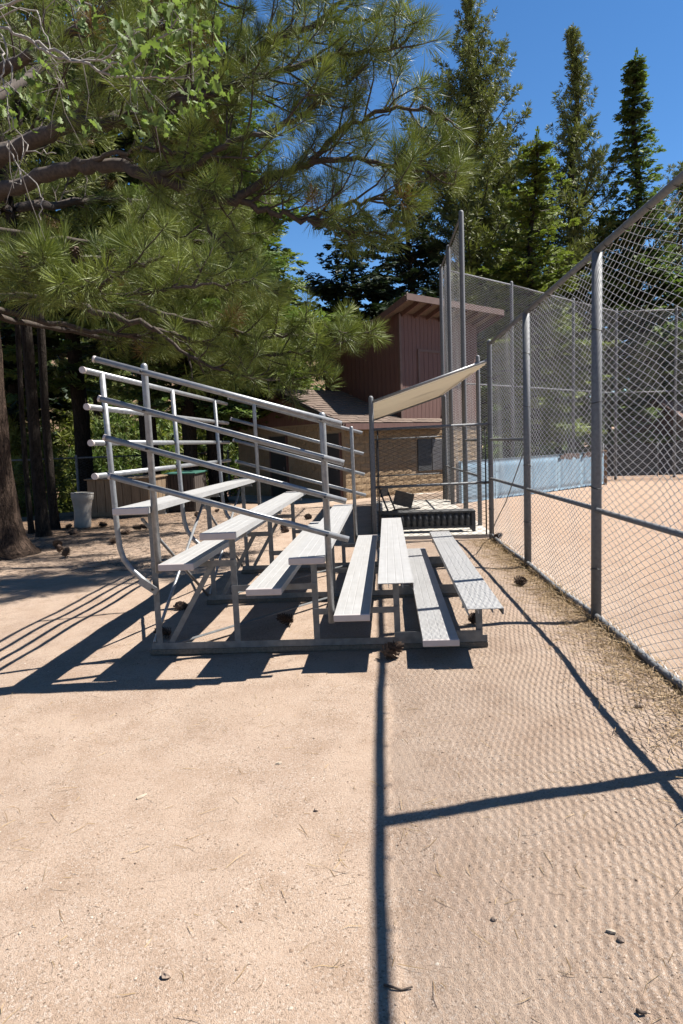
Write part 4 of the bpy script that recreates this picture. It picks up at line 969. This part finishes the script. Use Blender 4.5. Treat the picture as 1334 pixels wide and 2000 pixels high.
# ------------------------------------------------------------------ litter on the ground
def gpt(px, py):
    v = ray(px, py); p = EYE + v*(-1.6/v.z)
    for _ in range(3): z = H(p.x, p.y); p = EYE + v*((z-1.6)/v.z)
    return p
cones = [((752, 1290), 1.15, 'open brown pine cone on the shadow line before the bleachers'), ((572, 1222), 1.0, 'brown pine cone on the dirt under the middle bleacher rows'), ((347, 1193), .95, 'brown pine cone in shade behind the top bleacher row'),
 ((1010, 1142), 1.0, 'brown pine cone on straw between fence and front seat'), ((965, 1058), 1.1, 'brown pine cone at the foot of the corner fence post'), ((335, 1246), .9, 'pine cone beside the rear bleacher leg'), ((924, 1217), .85, 'pine cone under the front seat plank')]
for k, ((px, py), s, lb) in enumerate(cones):
    p = gpt(px, py); o = tag(link('pine_cone', CM[k % 3]), lb, 'pine cone', 'fallen pine cones'); o.location = p + Vector((0, 0, .045*s)); o.rotation_euler = (1.45+random.uniform(-.3, .3), 0, random.uniform(0, 6)); o.scale = (s,)*3
shade_cones = [((110, 1070), 'between the big trunk and the leaning trunk'), ((127, 1091), 'lying out in front of the big pine trunk'), ((148, 1045), 'just in front of the white trash barrel'), ((218, 1063), 'in the shade midway from barrel to bleachers'),
 ((276, 1037), 'touching another in front of the tan bin'), ((289, 1036), 'touching another near the top bleacher row end'), ((255, 1044), 'alone in front of the tan bin'), ((195, 1030), 'close to the foot of the tan bin'),
 ((385, 1010), 'behind the bleachers towards the dark trunks'), ((420, 1002), 'near the roots of the dark trunks'), ((553, 1041), 'behind the bleachers facing the near door'), ((562, 1029), 'behind the bleachers closer to the doors'),
 ((130, 1035), 'at the root of the straight dark trunk'), ((118, 1080), 'beside the root of the big pine'), ((600, 1015), 'on the dirt by the concrete apron')]
for k, ((px, py), wd) in enumerate(shade_cones):
    p = gpt(px, py); s = random.uniform(.9, 1.35); o = tag(link('pine_cone', CM[k % 3]), 'brown pine cone ' + wd, 'pine cone', 'pine cones in the shade of the trees'); o.location = p + Vector((0, 0, .05*s)); o.rotation_euler = (1.4+random.uniform(-.4, .4), 0, random.uniform(0, 6)); o.scale = (s,)*3
# loose gravel
def pebbles(name, n, fx, fy, smin, smax, mat, seed, flat=.6):
    r_ = np.random.default_rng(seed); x = fx(r_, n); y = fy(r_, n); z = hf(x, y); s = smin*(smax/smin)**(r_.random(n)**2.6)
    oc = np.array([(1, 0, 0), (0, 1, 0), (-1, 0, 0), (0, -1, 0), (0, 0, 1), (0, 0, -1), (.62, .62, .55), (-.6, .58, .5)], float)
    F0 = np.array([(0, 6, 4), (6, 1, 4), (1, 7, 4), (7, 2, 4), (2, 3, 4), (3, 0, 4), (0, 1, 6), (1, 2, 7)])
    V = oc[None]*r_.uniform(.65, 1.25, (n, 8, 1))*np.stack([s, s*r_.uniform(.6, 1, n), s*flat*r_.uniform(.6, 1, n)], 1)[:, None]
    a = r_.random(n)*6.28; c, sn = np.cos(a)[:, None], np.sin(a)[:, None]
    V = np.stack([V[:, :, 0]*c-V[:, :, 1]*sn+x[:, None], V[:, :, 0]*sn+V[:, :, 1]*c+y[:, None], V[:, :, 2]+z[:, None]+(s*.15)[:, None]], -1)
    F = (F0[None]+(np.arange(n)*8)[:, None, None]).reshape(-1, 3)
    return link(name, mesh_np(name, V.reshape(-1, 3), F, mat, False, np.repeat(r_.random(n), 8)))
def stone():
    t = NT('loose_gravel'); a = t.node('Attribute'); a.attribute_name = 'tint'
    return t.set(t.ramp(a.outputs['Fac'], [(0, (.2, .135, .095)), (.2, (.36, .25, .18)), (.75, (.47, .36, .27)), (1, (.68, .6, .5))]), .9, 0, .2)
M['stone'] = stone()
nearY = lambda r, n: 1.3 + 9.5*r.random(n)**1.9
o = pebbles('gravel', 15000, lambda r, n: r.uniform(-3.6, 3.2, n), nearY, .0022, .0085, M['stone'], 4); tag(o, 'fine loose gravel scattered over the dirt', 'gravel', None, 'stuff')
def rock(px, py, s, label, seed):
    p = gpt(px, py); r2 = np.random.default_rng(seed); mb = MB(); V = []; F = []
    for i in range(7):
        for k in range(9):
            th = math.pi*i/6; ph = 6.283*k/9; q = s*(1+r2.normal(0, .09)); V.append((q*math.sin(th)*math.cos(ph), q*.85*math.sin(th)*math.sin(ph), q*.68*math.cos(th)))
    for i in range(6):
        for k in range(9): F.append((i*9+k, (i+1)*9+k, (i+1)*9+(k+1) % 9, i*9+(k+1) % 9))
    o = tag(mb.add(V, F).build('stone', M['rock']), label, 'stone'); o.location = p + Vector((0, 0, s*.45))
M['rock'] = simple('pale_rock', (.3, .21, .15), (.5, .38, .29), 40, .9, 0, .3)
rock(326, 1908, .017, 'rounded tan stone on bare dirt in the left foreground', 1); rock(965, 1797, .011, 'small brown stone right of the long rail shadow', 2)
rock(1248, 1382, .026, 'pale stone lying in straw near the fence foot', 3); rock(1213, 1838, .013, 'pale pebble in the mesh shadow at lower right', 4); rock(618, 1584, .012, 'small tan stone left of the long rail shadow', 5)
M['chip'] = simple('pale_wood_chip', (.5, .4, .29), (.66, .56, .44), 30, .8)
for px, py, l, a, lb in ((277, 1557, .055, .9, 'pale wood chip on the open dirt at left'), (1193, 1822, .03, 2.7, 'pale wood chip in the mesh shadow beside the pebble'), (545, 1492, .03, .2, 'flat pale wood chip in the middle foreground')):
    p = gpt(px, py); o = tag(MB().add([(-l/2, -.006, 0), (0, -.009, 0), (l/2, -.003, 0), (l/2, .004, .001), (0, .008, 0), (-l/2, .004, 0), (-l/2, -.004, .006), (0, -.006, .008), (l/2, -.001, .005), (l/2, .002, .005), (0, .005, .007), (-l/2, .003, .006)],
        [(6, 7, 10, 11), (7, 8, 9, 10), (0, 1, 7, 6), (1, 2, 8, 7), (2, 3, 9, 8), (3, 4, 10, 9), (4, 5, 11, 10), (5, 0, 6, 11)]).build('wood_chip', M['chip']), lb, 'wood chip'); o.location = p + Vector((0, 0, .003)); o.rotation_euler = (0, 0, a)
M['dtwig'] = simple('dark_twig', (.05, .033, .024), (.1, .07, .05), 30, .9)
def twig(pts, r0, label):
    q = [gpt(*p) + Vector((0, 0, r0+.004*(i % 2))) for i, p in enumerate(pts)]; o0 = q[0]
    o = MB().tube([p-o0 for p in q], [r0*(1-.5*i/len(q)) for i in range(len(q))], 6).build('twig', M['dtwig']); o.location = o0; tag(o, label, 'twig')
twig([(750, 1926), (768, 1933), (785, 1936), (806, 1932)], .004, 'curved dark twig beside the long rail shadow at the bottom')
twig([(1244, 1978), (1252, 1984), (1262, 1982)], .006, 'short dark bark fragment in the lower right corner')
twig([(1000, 1100), (1005, 1085), (1018, 1068), (1040, 1055)], .005, 'thin twig near the foot of the corner fence post')
# fallen needles and straw
def blades(name, n, xs, ys, lmin, lmax, w, mat, seed, lift=.01, upright=0.):
    r_ = np.random.default_rng(seed); x, y = xs(r_, n), ys(r_, n); L_ = r_.uniform(lmin, lmax, n); a = r_.random(n)*6.28
    e = np.where(r_.random(n) < upright, r_.uniform(.4, 1.3, n), r_.uniform(-.02, .18, n)); bend = r_.normal(0, .5, n)
    z = hf(x, y) + r_.uniform(.001, lift, n); p0 = np.stack([x, y, z], 1)
    def dr(a, e): return np.stack([np.cos(a)*np.cos(e), np.sin(a)*np.cos(e), np.sin(e)], 1)
    p1 = p0 + dr(a, e)*(L_*.5)[:, None]; p2 = p1 + dr(a+bend, e*.3)*(L_*.5)[:, None]
    s = np.stack([-np.sin(a), np.cos(a), 0*a], 1)*w*.5; s[:, 2] += w*.25*np.sign(r_.normal(size=n))
    V = np.stack([p0-s, p0+s, p1+s, p1-s, p2], 1).reshape(-1, 3); k = np.arange(n)*5
    F = np.concatenate([np.stack([k, k+1, k+2], 1), np.stack([k, k+2, k+3], 1), np.stack([k+3, k+2, k+4], 1)])
    return link(name, mesh_np(name, V, F, mat, False, np.repeat(r_.random(n), 5)))
sx_ = lambda r, n: 1.95 - np.abs(r.normal(0, .28, n)) - .35*(r.random(n)**2)
o = blades('dry_grass', 11000, lambda r, n: np.clip(1.93-np.abs(r.normal(0, .24, n)), .6, 2.2), lambda r, n: r.uniform(2.2, 11, n), .04, .14, .0035, M['straw'], 6, .02, .06); tag(o, 'dry straw and grass matted along the foot of the fence', 'straw', None, 'stuff')
o = blades('grass_tufts', 900, lambda r, n: 1.85+r.normal(0, .035, n), lambda r, n: np.repeat(r.uniform(2.2, 11, n//9), 9)+r.normal(0, .03, n), .08, .2, .004, M['straw'], 8, .01, .9); tag(o, 'dry upright grass tufts poking through the bottom fence rail', 'straw', None, 'stuff')
o = blades('fallen_needles', 2400, lambda r, n: r.uniform(-5, 1.7, n), lambda r, n: 1.4+10*r.random(n)**1.3, .03, .13, .0022, M['straw'], 9, .006); tag(o, 'fallen dry pine needles strewn over the dirt', 'pine needles', None, 'stuff')
o = blades('needle_litter', 14000, lambda r, n: r.uniform(-9, -1.8, n), lambda r, n: r.uniform(9, 18, n), .05, .18, .006, M['dtwig'], 10, .015); tag(o, 'dark needle litter on the shaded ground under the trees', 'pine needles', None, 'stuff')
tot = sum(len(o.data.polygons) for o in bpy.data.objects if o.type == 'MESH')
print('TOTAL objects', len(bpy.data.objects), 'faces', tot, 'pine tufts', n_tufts)
